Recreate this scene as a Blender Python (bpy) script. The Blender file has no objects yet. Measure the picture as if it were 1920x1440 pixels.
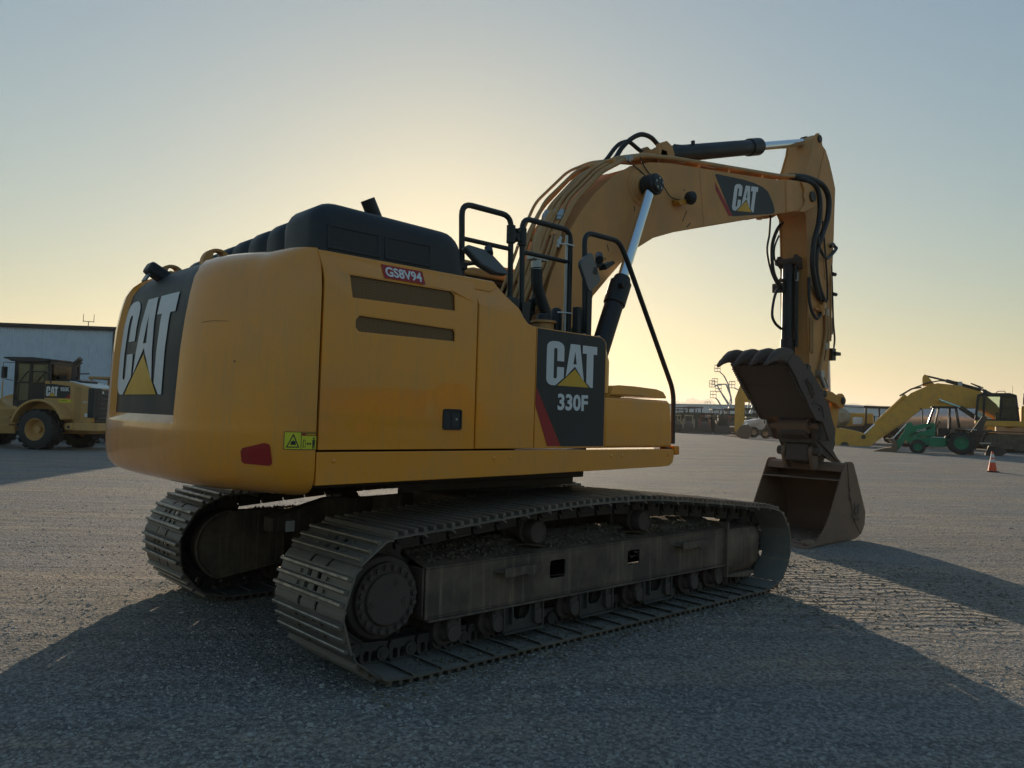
import bpy, bmesh, math, random
import numpy as np
from mathutils import Vector, Matrix, Quaternion
from mathutils.geometry import tessellate_polygon
random.seed(7); np.random.seed(7)
R = math.radians
scene = bpy.context.scene

# ------------------------------------------------------------------ camera
CAM = Vector((-4.8598, -5.6136, 1.6274)); FPX = 1459.98
YAW, PIT, ROL = R(47.6356), R(2.41786), R(1.71433)
cd = bpy.data.cameras.new('camera'); cam = bpy.data.objects.new('camera', cd)
scene.collection.objects.link(cam); scene.camera = cam
fw = Vector((math.cos(PIT)*math.cos(YAW), math.cos(PIT)*math.sin(YAW), math.sin(PIT)))
r0 = Vector((math.sin(YAW), -math.cos(YAW), 0)); u0 = r0.cross(fw)
r2 = r0*math.cos(ROL)+u0*math.sin(ROL); u2 = -r0*math.sin(ROL)+u0*math.cos(ROL)
mw = Matrix((r2, u2, -fw)).transposed().to_4x4(); mw.translation = CAM
cam.matrix_world = mw
cd.sensor_width = 36; cd.lens = 36*FPX/1920; cd.clip_end = 14000; cd.clip_start = .05

# ------------------------------------------------------------------ world, sun, exposure
SUN_AZ, SUN_EL = R(52.7), R(10.2)
w = bpy.data.worlds.new('World'); scene.world = w; w.use_nodes = True
nt = w.node_tree; nt.nodes.clear()
sk = nt.nodes.new('ShaderNodeTexSky'); sk.sky_type = 'NISHITA'; sk.sun_disc = False
sk.sun_elevation = SUN_EL; sk.sun_rotation = math.pi/2-SUN_AZ
sk.air_density = 1.4; sk.dust_density = .8; sk.ozone_density = 3.3; sk.altitude = 50
bg = nt.nodes.new('ShaderNodeBackground'); bg.inputs[1].default_value = .15
wo = nt.nodes.new('ShaderNodeOutputWorld')
# warm camera white balance, and the sky's brightness range compressed evenly in every direction
lum = nt.nodes.new('ShaderNodeVectorMath'); lum.operation = 'DOT_PRODUCT'; lum.inputs[1].default_value = (.25, .65, .10)
ad = nt.nodes.new('ShaderNodeMath'); ad.operation = 'POWER'; ad.inputs[1].default_value = .45
dv = nt.nodes.new('ShaderNodeMath'); dv.operation = 'DIVIDE'; dv.inputs[0].default_value = .77
tn = nt.nodes.new('ShaderNodeVectorMath'); tn.operation = 'MULTIPLY'; tn.inputs[1].default_value = (.975, .972, .885)
sc_ = nt.nodes.new('ShaderNodeVectorMath'); sc_.operation = 'SCALE'
nt.links.new(sk.outputs[0], lum.inputs[0]); nt.links.new(lum.outputs['Value'], ad.inputs[0]); nt.links.new(ad.outputs[0], dv.inputs[1])
nt.links.new(sk.outputs[0], tn.inputs[0]); nt.links.new(tn.outputs[0], sc_.inputs[0]); nt.links.new(dv.outputs[0], sc_.inputs['Scale'])
nt.links.new(sc_.outputs[0], bg.inputs[0]); nt.links.new(bg.outputs[0], wo.inputs[0])
sd = bpy.data.lights.new('sun', 'SUN'); sd.energy = 3.5; sd.angle = R(.5); sd.color = (1, .82, .60)
so = bpy.data.objects.new('sun', sd); scene.collection.objects.link(so)
sdir = Vector((math.cos(SUN_EL)*math.cos(SUN_AZ), math.cos(SUN_EL)*math.sin(SUN_AZ), math.sin(SUN_EL)))
so.rotation_euler = sdir.to_track_quat('Z', 'Y').to_euler(); so.location = (20, 25, 15)
scene.view_settings.view_transform = 'Standard'; scene.view_settings.look = 'None'
scene.view_settings.exposure = .80; scene.view_settings.gamma = 1

# ------------------------------------------------------------------ materials
def new_mat(name):
    m = bpy.data.materials.new(name); m.use_nodes = True
    return m, m.node_tree, m.node_tree.nodes['Principled BSDF']
def nd(t, kind, **kw):
    n = t.nodes.new('ShaderNode'+kind)
    for k, v in kw.items():
        if k.startswith('i_'): n.inputs[k[2:]].default_value = v
        else: setattr(n, k, v)
    return n
def rgb(c): return (c[0], c[1], c[2], 1)
def ramp(t, fac, stops):
    r = nd(t, 'ValToRGB'); e = r.color_ramp.elements
    while len(e) < len(stops): e.new(.5)
    for k, (p, c) in enumerate(stops):
        e[k].position = p; e[k].color = rgb(c) if hasattr(c, '__len__') else (c, c, c, 1)
    t.links.new(fac, r.inputs[0]); return r.outputs[0]
def mix(t, fac, a, b, mode='MIX'):
    m = nd(t, 'Mix', data_type='RGBA', blend_type=mode)
    for s, v in ((0, fac), (6, a), (7, b)):
        if hasattr(v, 'is_output') or isinstance(v, bpy.types.NodeSocket): t.links.new(v, m.inputs[s])
        else: m.inputs[s].default_value = v if s == 0 else rgb(v)
    return m.outputs[2]
def math_n(t, op, a, b=None):
    m = nd(t, 'Math', operation=op)
    for i, v in ((0, a), (1, b)):
        if v is None: continue
        if isinstance(v, bpy.types.NodeSocket): t.links.new(v, m.inputs[i])
        else: m.inputs[i].default_value = v
    return m.outputs[0]
def pos(t, scale=(1, 1, 1)):
    g = nd(t, 'NewGeometry'); mp = nd(t, 'Mapping'); mp.inputs['Scale'].default_value = scale
    t.links.new(g.outputs['Position'], mp.inputs[0]); return mp.outputs[0]
def noise(t, scale, detail=5, rough=.6, vec=None, sc=(1, 1, 1)):
    n = nd(t, 'TexNoise'); n.inputs['Scale'].default_value = scale
    n.inputs['Detail'].default_value = detail; n.inputs['Roughness'].default_value = rough
    t.links.new(vec if vec else pos(t, sc), n.inputs['Vector']); return n.outputs[0]
def worn(name, base, rough=.5, metal=0, dirt=(.16, .13, .09), amt=.35, streak=.15, bump=.1, bscale=60, dscale=2.5, lo=.42, hi=.75, coat=0, vary=0):
    m, t, b = new_mat(name)
    n1 = noise(t, dscale, 7, .62)
    f = ramp(t, n1, [(lo, 0), (hi, amt)])
    c = mix(t, f, base, dirt)
    if streak:
        n2 = noise(t, 1, 6, .65, sc=(22, 22, 1.3))
        c = mix(t, ramp(t, n2, [(.52, 0), (.72, streak)]), c, dirt)
    n3 = noise(t, 45, 4, .7)
    c = mix(t, ramp(t, n3, [(.6, 0), (.75, amt*.35)]), c, [x*.45 for x in base])
    if vary:
        oi = nd(t, 'ObjectInfo'); c = mix(t, 1.0, c, ramp(t, oi.outputs['Random'], [(0, 1-vary), (1, 1)]), 'MULTIPLY')
    t.links.new(c, b.inputs['Base Color'])
    t.links.new(ramp(t, n1, [(.3, rough), (.75, min(1, rough+.25))]), b.inputs['Roughness'])
    b.inputs['Metallic'].default_value = metal
    b.inputs['Coat Weight'].default_value = coat
    if bump:
        bp = nd(t, 'Bump'); bp.inputs['Strength'].default_value = bump; bp.inputs['Distance'].default_value = .01
        t.links.new(noise(t, bscale, 5, .6), bp.inputs['Height']); t.links.new(bp.outputs[0], b.inputs['Normal'])
    return m
def plain(name, base, rough=.5, metal=0, **kw):
    m, t, b = new_mat(name); b.inputs['Base Color'].default_value = rgb(base)
    b.inputs['Roughness'].default_value = rough; b.inputs['Metallic'].default_value = metal
    for k, v in kw.items(): b.inputs[k.replace('_', ' ')].default_value = v
    return m
M = {}
M['yellow'] = worn('yellow_paint', (.85, .312, .014), .25, dirt=(.54, .28, .10), amt=.45, streak=.34, bump=.03, bscale=5, coat=.7)
M['yellow_old'] = worn('dusty_yellow_paint', (.64, .30, .09), .5, dirt=(.36, .25, .14), amt=.5, streak=.25, bump=.08, bscale=12)
M['yellow_in'] = worn('orange_yellow_paint', (.60, .26, .03), .45, amt=.3)
M['black_plastic'] = worn('black_plastic', (.018, .020, .024), .42, dirt=(.09, .085, .08), amt=.35, streak=.1, bump=.06, bscale=140)
M['black'] = worn('black_paint', (.014, .014, .015), .38, dirt=(.08, .07, .06), amt=.25, bump=.04)
M['decal_black'] = worn('black_decal_film', (.022, .023, .025), .42, dirt=(.12, .11, .10), amt=.3, streak=.12, bump=.02)
M['decal_white'] = worn('white_decal_film', (.74, .74, .74), .45, dirt=(.45, .42, .38), amt=.2, streak=.08, bump=0)
M['decal_yellow'] = worn('yellow_decal_film', (.75, .42, .04), .45, amt=.15, bump=0)
M['decal_red'] = worn('red_decal_film', (.38, .02, .02), .45, amt=.15, bump=0)
M['label_yellow'] = plain('yellow_label_film', (.72, .66, .03), .5)
M['steel_track'] = worn('track_steel', (.19, .162, .13), .40, metal=.35, dirt=(.27, .225, .175), amt=.8, streak=0, bump=.45, bscale=90, dscale=5, vary=.35)
M['steel_dark'] = worn('dark_greased_steel', (.075, .064, .055), .55, metal=.2, dirt=(.13, .105, .08), amt=.6, streak=.2, bump=.4, bscale=70, dscale=6)
M['frame'] = worn('muddy_frame_paint', (.085, .060, .046), .6, dirt=(.29, .205, .135), amt=.7, streak=.7, bump=.35, bscale=50, dscale=3)
M['rust'] = worn('rusty_worn_steel', (.215, .13, .085), .6, metal=.1, dirt=(.20, .13, .085), amt=.7, streak=.3, bump=.4, bscale=45, dscale=5)
M['rust_dark'] = worn('dark_worn_steel', (.088, .064, .052), .6, dirt=(.14, .10, .07), amt=.5, streak=.2, bump=.4, bscale=45, dscale=4)
M['chrome'] = plain('chrome_rod', (.75, .78, .82), .16, 1)
M['zinc'] = worn('zinc_fitting', (.45, .45, .44), .35, metal=.9, amt=.3, bump=0)
M['rubber'] = worn('rubber', (.022, .021, .021), .6, dirt=(.10, .09, .075), amt=.5, bump=.3, bscale=50)
M['hose'] = worn('hydraulic_hose_rubber', (.020, .020, .021), .45, dirt=(.10, .085, .07), amt=.45, bump=.15)
M['pipe'] = worn('painted_steel_pipe', (.50, .27, .10), .45, dirt=(.22, .16, .10), amt=.45, streak=0, bump=0)
M['dirt'] = worn('packed_dirt', (.20, .16, .115), .95, dirt=(.06, .05, .04), amt=.8, streak=0, bump=1, bscale=60, dscale=14)
gm, t, b = new_mat('tinted_glass'); t.nodes.remove(b)
tr = nd(t, 'BsdfTransparent'); tr.inputs[0].default_value = (.74, .84, .76, 1); gl = nd(t, 'BsdfGlossy'); gl.inputs['Roughness'].default_value = .05
fr_ = nd(t, 'Fresnel'); fr_.inputs[0].default_value = 1.5; ms = nd(t, 'MixShader'); t.links.new(fr_.outputs[0], ms.inputs[0]); t.links.new(tr.outputs[0], ms.inputs[1]); t.links.new(gl.outputs[0], ms.inputs[2])
t.links.new(ms.outputs[0], t.nodes['Material Output'].inputs[0]); M['glass'] = gm
M['polished'] = worn('worn_bright_steel', (.36, .32, .27), .38, metal=.8, dirt=(.16, .13, .10), amt=.7, streak=0, bump=.12, dscale=12)
M['shoe_dust'] = worn('dusty_inner_steel', (.19, .175, .155), .7, dirt=(.25, .22, .18), amt=.8, streak=0, bump=.4, dscale=6)
M['mirror'] = plain('mirror_back_plastic', (.10, .105, .11), .35)
M['amber'] = plain('amber_lens', (.75, .25, .01), .25)
M['red_lens'] = worn('red_reflector', (.33, .006, .008), .3, amt=.08, bump=0)
M['green'] = worn('green_paint', (.015, .24, .12), .42, dirt=(.12, .13, .09), amt=.35)
M['komatsu'] = worn('machine_yellow_paint', (.80, .385, .05), .45, dirt=(.30, .22, .12), amt=.4, streak=.2, bump=.05)
M['loader'] = worn('loader_yellow_paint', (.62, .34, .11), .5, dirt=(.30, .23, .15), amt=.4, streak=.2, bump=.05)
M['white'] = worn('white_paint', (.70, .69, .66), .5, dirt=(.35, .31, .26), amt=.35)
M['orange'] = plain('orange_cone_plastic', (.80, .09, .025), .5)
M['red'] = worn('red_machine_paint', (.26, .05, .035), .5, amt=.35)
M['blue_grey'] = worn('grey_blue_paint', (.66, .71, .78), .5, amt=.15)
M['lift'] = worn('lift_paint', (.42, .45, .48), .45, amt=.3, bump=0)
M['tan'] = worn('tan_paint', (.42, .34, .22), .6, amt=.4)
M['tank'] = worn('aluminium_tank', (.62, .60, .56), .3, metal=.6, amt=.3, bump=0)

def perforated(name, col, hole, s):
    m, t, b = new_mat(name); g = nd(t, 'NewGeometry'); sp = nd(t, 'SeparateXYZ'); t.links.new(g.outputs['Position'], sp.inputs[0])
    a = math_n(t, 'SINE', math_n(t, 'MULTIPLY', math_n(t, 'ADD', sp.outputs[0], sp.outputs[2]), s))
    c = math_n(t, 'SINE', math_n(t, 'MULTIPLY', math_n(t, 'SUBTRACT', sp.outputs[0], sp.outputs[2]), s))
    f = math_n(t, 'GREATER_THAN', math_n(t, 'MULTIPLY', a, c), .12)
    t.links.new(mix(t, f, col, hole), b.inputs['Base Color']); b.inputs['Roughness'].default_value = .5
    return m
M['perf'] = perforated('perforated_yellow_sheet', (.25, .125, .035), (.05, .03, .016), 330)
M['mesh_black'] = perforated('black_wire_mesh', (.03, .03, .032), (.004, .004, .005), 260)

# ------------------------------------------------------------------ mesh helpers
def tag(o, label=None, cat=None, group=None, kind=None):
    if label: o['label'] = label
    if cat: o['category'] = cat
    if group: o['group'] = group
    if kind: o['kind'] = kind
    return o
def empty(name, loc=(0, 0, 0), rz=0, s=1):
    o = bpy.data.objects.new(name, None); scene.collection.objects.link(o)
    o.location = loc; o.rotation_euler = (0, 0, rz); o.scale = (s, s, s); o.empty_display_size = .3
    return o
def link_mesh(name, me, mat, parent=None, bevel=0, smooth=35, seg=2):
    if mat is not None and len(me.materials) == 0: me.materials.append(mat)
    o = bpy.data.objects.new(name, me); scene.collection.objects.link(o)
    if parent: o.parent = parent
    if smooth:
        me.polygons.foreach_set('use_smooth', [True]*len(me.polygons)); me.set_sharp_from_angle(angle=R(smooth))
    if bevel:
        b = o.modifiers.new('bevel', 'BEVEL'); b.width = bevel; b.segments = seg; b.limit_method = 'ANGLE'; b.angle_limit = R(40); b.harden_normals = False
    return o
class MB:
    def __init__(s): s.v = []; s.f = []
    def add(s, vs, fs):
        k = len(s.v); s.v += [tuple(v) for v in vs]; s.f += [tuple(i+k for i in f) for f in fs]; return s
    def box(s, c, d, rot=None):
        hx, hy, hz = d[0]/2, d[1]/2, d[2]/2
        vs = [Vector((x, y, z)) for x in (-hx, hx) for y in (-hy, hy) for z in (-hz, hz)]
        if rot is not None: vs = [rot @ v for v in vs]
        c = Vector(c); vs = [v+c for v in vs]
        return s.add(vs, [(0, 1, 3, 2), (4, 6, 7, 5), (0, 4, 5, 1), (2, 3, 7, 6), (0, 2, 6, 4), (1, 5, 7, 3)])
    def bb(s, a, b):
        return s.box([(a[i]+b[i])/2 for i in range(3)], [abs(b[i]-a[i]) for i in range(3)])
    def cyl(s, p0, p1, r, n=20, r1=None):
        p0, p1 = Vector(p0), Vector(p1); r1 = r if r1 is None else r1
        d = (p1-p0).normalized(); a = d.orthogonal().normalized(); b = d.cross(a)
        vs = []
        for p, q in ((p0, r), (p1, r1)):
            vs += [p+(a*math.cos(2*math.pi*i/n)+b*math.sin(2*math.pi*i/n))*q for i in range(n)]
        fs = [(i, (i+1) % n, n+(i+1) % n, n+i) for i in range(n)]
        fs += [tuple(range(n-1, -1, -1)), tuple(range(n, 2*n))]
        return s.add(vs, fs)
    def lathe(s, p0, axis, prof, n=28, cap=True):            # prof: (dist along axis, radius)
        p0 = Vector(p0); d = Vector(axis).normalized(); a = d.orthogonal().normalized(); b = d.cross(a)
        vs = []; m = len(prof)
        for h, r in prof:
            vs += [p0+d*h+(a*math.cos(2*math.pi*i/n)+b*math.sin(2*math.pi*i/n))*r for i in range(n)]
        fs = [(k*n+i, k*n+(i+1) % n, (k+1)*n+(i+1) % n, (k+1)*n+i) for k in range(m-1) for i in range(n)]
        if cap: fs += [tuple(range(n-1, -1, -1)), tuple(range((m-1)*n, m*n))]
        return s.add(vs, fs)
    def tube(s, pts, r, n=8, fillet=0, close=False):
        P = [Vector(p) for p in pts]
        if fillet:
            Q = [P[0]]
            for i in range(1, len(P)-1):
                a = (P[i-1]-P[i]); b = (P[i+1]-P[i]); la, lb = a.length, b.length
                f = min(fillet, la*.45, lb*.45); A = P[i]+a.normalized()*f; B = P[i]+b.normalized()*f
                for k in range(6):
                    u = k/5; Q.append(A*(1-u)**2+P[i]*2*u*(1-u)+B*u*u)
            Q.append(P[-1]); P = Q
        t0 = (P[1]-P[0]).normalized(); a = t0.orthogonal().normalized(); vs = []; m = len(P)
        for i, p in enumerate(P):
            t = ((P[min(i+1, m-1)]-P[i]).normalized()+(P[i]-P[max(i-1, 0)]).normalized()).normalized() if 0 < i < m-1 else ((P[1]-P[0]) if i == 0 else (P[-1]-P[-2])).normalized()
            a = (a-t*a.dot(t)).normalized(); b = t.cross(a)
            vs += [p+(a*math.cos(2*math.pi*j/n)+b*math.sin(2*math.pi*j/n))*r for j in range(n)]
        fs = [(k*n+j, k*n+(j+1) % n, (k+1)*n+(j+1) % n, (k+1)*n+j) for k in range(m-1) for j in range(n)]
        fs += [tuple(range(n-1, -1, -1)), tuple(range((m-1)*n, m*n))]
        return s.add(vs, fs)
    def plate(s, outer, holes, a, b, ax='y'):      # polygon with holes, extruded from a to b along axis
        loops = [outer]+list(holes)
        f3 = {'y': lambda p, h: (p[0], h, p[1]), 'x': lambda p, h: (h, p[0], p[1]), 'z': lambda p, h: (p[0], p[1], h)}[ax]
        flat = [p for l in loops for p in l]; n = len(flat)
        tri = tessellate_polygon([[Vector((p[0], p[1], 0)) for p in l] for l in loops])
        vs = [f3(p, a) for p in flat]+[f3(p, b) for p in flat]
        fs = [tuple(t) for t in tri]+[tuple(i+n for i in reversed(t)) for t in tri]
        k = 0
        for l in loops:
            m = len(l)
            for i in range(m): fs.append((k+i, k+(i+1) % m, n+k+(i+1) % m, n+k+i))
            k += m
        return s.add(vs, fs)
    def prism(s, poly, a, b, ax='y'): return s.plate(poly, [], a, b, ax)
    def mesh(s, name):
        me = bpy.data.meshes.new(name); me.from_pydata(s.v, [], s.f); me.validate()
        bm = bmesh.new(); bm.from_mesh(me); bmesh.ops.recalc_face_normals(bm, faces=bm.faces); bm.to_mesh(me); bm.free()
        return me
    def build(s, name, mat, parent=None, bevel=0, smooth=35, seg=2, label=None):
        o = link_mesh(name, s.mesh(name), M[mat] if isinstance(mat, str) else mat, parent, bevel, smooth, seg)
        if label: o['label'] = label
        return o
def rrect(x0, z0, x1, z1, r, n=4):
    r = min(r, abs(x1-x0)/2-.0005, abs(z1-z0)/2-.0005); out = []
    for cx, cz, a in ((x1-r, z0+r, -90), (x1-r, z1-r, 0), (x0+r, z1-r, 90), (x0+r, z0+r, 180)):
        for k in range(n+1):
            t = R(a+90*k/n); out.append((cx+r*math.cos(t), cz+r*math.sin(t)))
    return out
def circ(cx, cz, r, n=24, a0=0, a1=360):
    full = abs(a1-a0) >= 360; m = n if full else n+1
    return [(cx+r*math.cos(R(a0+(a1-a0)*k/n)), cz+r*math.sin(R(a0+(a1-a0)*k/n))) for k in range(m)]
def loft(rings, cap=True, closed=True):
    mb = MB(); n = len(rings[0]); vs = [v for r in rings for v in r]
    fs = [(k*n+i, k*n+(i+1) % n, (k+1)*n+(i+1) % n, (k+1)*n+i) for k in range(len(rings)-1) for i in range(n if closed else n-1)]
    if cap: fs += [tuple(range(n-1, -1, -1)), tuple(range((len(rings)-1)*n, len(rings)*n))]
    return mb.add(vs, fs)

# CAT style lettering in unit coordinates (u right, v up)
LET_C = [(.335, .50), (.335, .76), (.325, .82), (.29, .868), (.23, .895), (.17, .90), (.105, .895), (.045, .868), (.01, .82), (0, .76),
         (0, .14), (.01, .08), (.045, .025), (.10, 0), (.175, 0), (.335, .165), (.335, .38), (.20, .38), (.20, .17), (.19, .147), (.168, .14), (.146, .147), (.137, .17),
         (.137, .73), (.146, .755), (.168, .762), (.19, .755), (.20, .73), (.20, .50)]
LET_A = [(.37, .19), (.455, .88), (.645, .88), (.74, .11), (.55, .42)]
HOL_A = [(.517, .465), (.55, .73), (.583, .465)]
LET_T = [(.70, .88), (1, .88), (1, .71), (.925, .71), (.925, 0), (.875, 0), (.785, .10), (.785, .71), (.70, .71)]
LET_TRI = [(.55, .36), (.215, 0), (.84, 0)]
def flat_poly(outer, holes, fn, sub=0, th=None):
    loops = [outer]+holes; flat = [p for l in loops for p in l]
    tri = tessellate_polygon([[Vector((p[0], p[1], 0)) for p in l] for l in loops])
    bm = bmesh.new(); vs = [bm.verts.new((p[0], p[1], 0)) for p in flat]
    for t in tri:
        try: bm.faces.new([vs[i] for i in t])
        except ValueError: pass
    for _ in range(sub):
        bmesh.ops.subdivide_edges(bm, edges=[e for e in bm.edges if e.calc_length() > .07], cuts=1, use_grid_fill=False)
        bmesh.ops.triangulate(bm, faces=bm.faces)
    for v in bm.verts: v.co = Vector(fn(v.co.x, v.co.y))
    me = bpy.data.meshes.new('letter'); bm.to_mesh(me); bm.free(); return me
def cat_logo(fn, parent, sub=0, white='decal_white', tri='decal_yellow'):
    for nm, o, h, m in (('letter', LET_C, [], white), ('letter', LET_A, [HOL_A], white), ('letter', LET_T, [], white), ('triangle_mark', LET_TRI, [], tri)):
        link_mesh(nm, flat_poly(o, h, fn, sub), M[m], parent, 0, 60)
def text_obj(s, fn, parent, mat, name='lettering', bold=.02, w=None, h=None):
    cu = bpy.data.curves.new('t', 'FONT'); cu.body = s; cu.size = 1; cu.offset = bold; cu.fill_mode = 'FRONT'; cu.resolution_u = 3
    o = bpy.data.objects.new('t', cu); scene.collection.objects.link(o)
    dg = bpy.context.evaluated_depsgraph_get(); me = bpy.data.meshes.new_from_object(o.evaluated_get(dg))
    bpy.data.objects.remove(o); bpy.data.curves.remove(cu)
    xs = [v.co.x for v in me.vertices]; ys = [v.co.y for v in me.vertices]
    x0, x1, y0, y1 = min(xs), max(xs), min(ys), max(ys)
    for v in me.vertices:
        v.co = Vector(fn((v.co.x-x0)/(x1-x0)*w, (v.co.y-y0)/(y1-y0)*h))
    me.materials.clear()
    return link_mesh(name, me, M[mat], parent, 0, 0)
def h_ground(x):
    t = np.clip((np.asarray(x, float)-10)/32, 0, 1); return .38*t*t*(3-2*t)
# ================================================================== the main excavator
EX = empty('tracked_excavator', (0, 0, 0))
tag(EX, 'large yellow tracked excavator with black rear panel and thumb bucket resting on the gravel', 'excavator')
GA, SW = 1.295, .4275

# ---- crawler tracks
def track_path():
    P = []
    for x in np.linspace(2.15, -2.11, 60): P.append((x, .12))
    for a in np.linspace(270, 96, 40): P.append((-2.11+.35*math.cos(R(a)), .47+.35*math.sin(R(a))))
    for q in [(-1.94, .815), (-1.72, .832), (-1.33, .862), (-.91, .892), (-.46, .912), (-.06, .915), (.18, .912), (.39, .900), (.85, .862), (1.34, .815), (1.83, .765), (2.12, .741)]: P.append(q)
    for a in np.linspace(88, -88, 36): P.append((2.15+.31*math.cos(R(a)), .43+.31*math.sin(R(a))))
    P = np.array(P+[P[0]]); return P
def walk(P, n, ph):
    d = np.r_[0, np.cumsum(np.hypot(*np.diff(P, axis=0).T))]; L = d[-1]
    s = (np.arange(n+1)/n*L+ph) % L
    return np.c_[np.interp(s, d, P[:, 0]), np.interp(s, d, P[:, 1])], L
def shoe_mesh():
    m = MB(); W = SW; z0, z1 = .077, .090
    for a, b in ((-W, -.085), (-.035, .035), (.085, W)): m.bb((-.104, a, z0), (.104, b, z1))
    for a, b in ((-.085, -.035), (.035, .085)):
        m.bb((-.104, a, z0), (-.052, b, z1)); m.bb((-.012, a, z0), (.022, b, z1)); m.bb((.062, a, z0), (.104, b, z1))
    q = Matrix.Rotation(R(-32), 3, 'Y')
    for a, b in ((-W, -.120), (-.084, .084), (.120, W)):
        m.prism([(.102, .0895), (.102, .0775), (.128, .068), (.150, .050), (.155, .056), (.135, .077)], a, b)
    for x, h in ((-.074, .031), (-.002, .029), (.074, .031)):
        e = .010
        pr = [(x-.015, z1-.004), (x+.015, z1-.004), (x+.0125, z1+h-.006), (x+.0075, z1+h), (x-.0075, z1+h), (x-.0125, z1+h-.006)]
        m.prism(pr, -W+e, W-e)
    for y in (-.16, .16):
        for x in (-.038, .036): m.cyl((x, y, z1-.002), (x, y, z1+.014), .013, 6)
    me = m.mesh('track_shoe'); me.materials.append(M['steel_track']); me.materials.append(M['polished']); me.materials.append(M['shoe_dust'])
    for p in me.polygons:
        if p.center.z > z1+.024 and p.normal.z > .3: p.material_index = 1
        elif p.normal.z < -.6: p.material_index = 2
    return me
def link_mesh_():
    m = MB()
    for s in (-1, 1):
        a, b = (s*.070, s*.105) if s > 0 else (-.105, -.070)
        poly = [(-.075, .078), (-.095, .03), (-.09, -.05), (.10, -.05), (.105, -.02), (.105, .05), (.08, .078)]
        holes = [rrect(-.015, -.005, .020, .060, .012, 2), rrect(.040, -.005, .075, .060, .012, 2)]
        m.plate(poly, holes, a, b)
        y0 = s*.075; y1 = s*.128
        m.cyl((-.052, y0, .012), (-.052, y1, .012), .044, 14)
        m.cyl((-.052, y1-.002*s, .012), (-.052, y1+.006*s, .012), .022, 10)
        m.bb((-.09, min(s*.066, s*.112), -.062), (.10, max(s*.066, s*.112), -.045))
    m.cyl((-.108, -.07, 0), (-.108, .07, 0), .030, 10)
    return m.mesh('track_link')
SHOE, LINK = shoe_mesh(), link_mesh_()
for me, mt in ((SHOE, 'steel_track'), (LINK, 'steel_dark')):
    if not me.materials: me.materials.append(M[mt])
    me.polygons.foreach_set('use_smooth', [True]*len(me.polygons)); me.set_sharp_from_angle(angle=R(30))
TP = track_path()
for side, ph in ((-1, .05), (1, .13)):
    pts, L = walk(TP, 49, ph)
    for i in range(49):
        a, b = Vector((pts[i][0], 0, pts[i][1])), Vector((pts[i+1][0], 0, pts[i+1][1]))
        t = (b-a).normalized(); y = Vector((0, 1, 0)); n = t.cross(y)
        t_ = -t if n.dot((a+b)/2-Vector((0, 0, .47))) < 0 else t
        n = t_.cross(y)
        mt = Matrix((t_, y, n)).transposed().to_4x4(); mt.translation = (a+b)/2+Vector((0, side*GA, 0))
        ky = random.uniform(-.002, .002)
        for nm, me in (('track_shoe', SHOE), ('track_link', LINK)):
            o = bpy.data.objects.new(nm, me); scene.collection.objects.link(o); o.parent = EX
            mm = mt.copy(); mm.translation.y += ky
            if nm == 'track_shoe': mm = mm @ Matrix.Rotation(random.uniform(-.012, .012), 4, 'Y')
            o.matrix_local = mm

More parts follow.
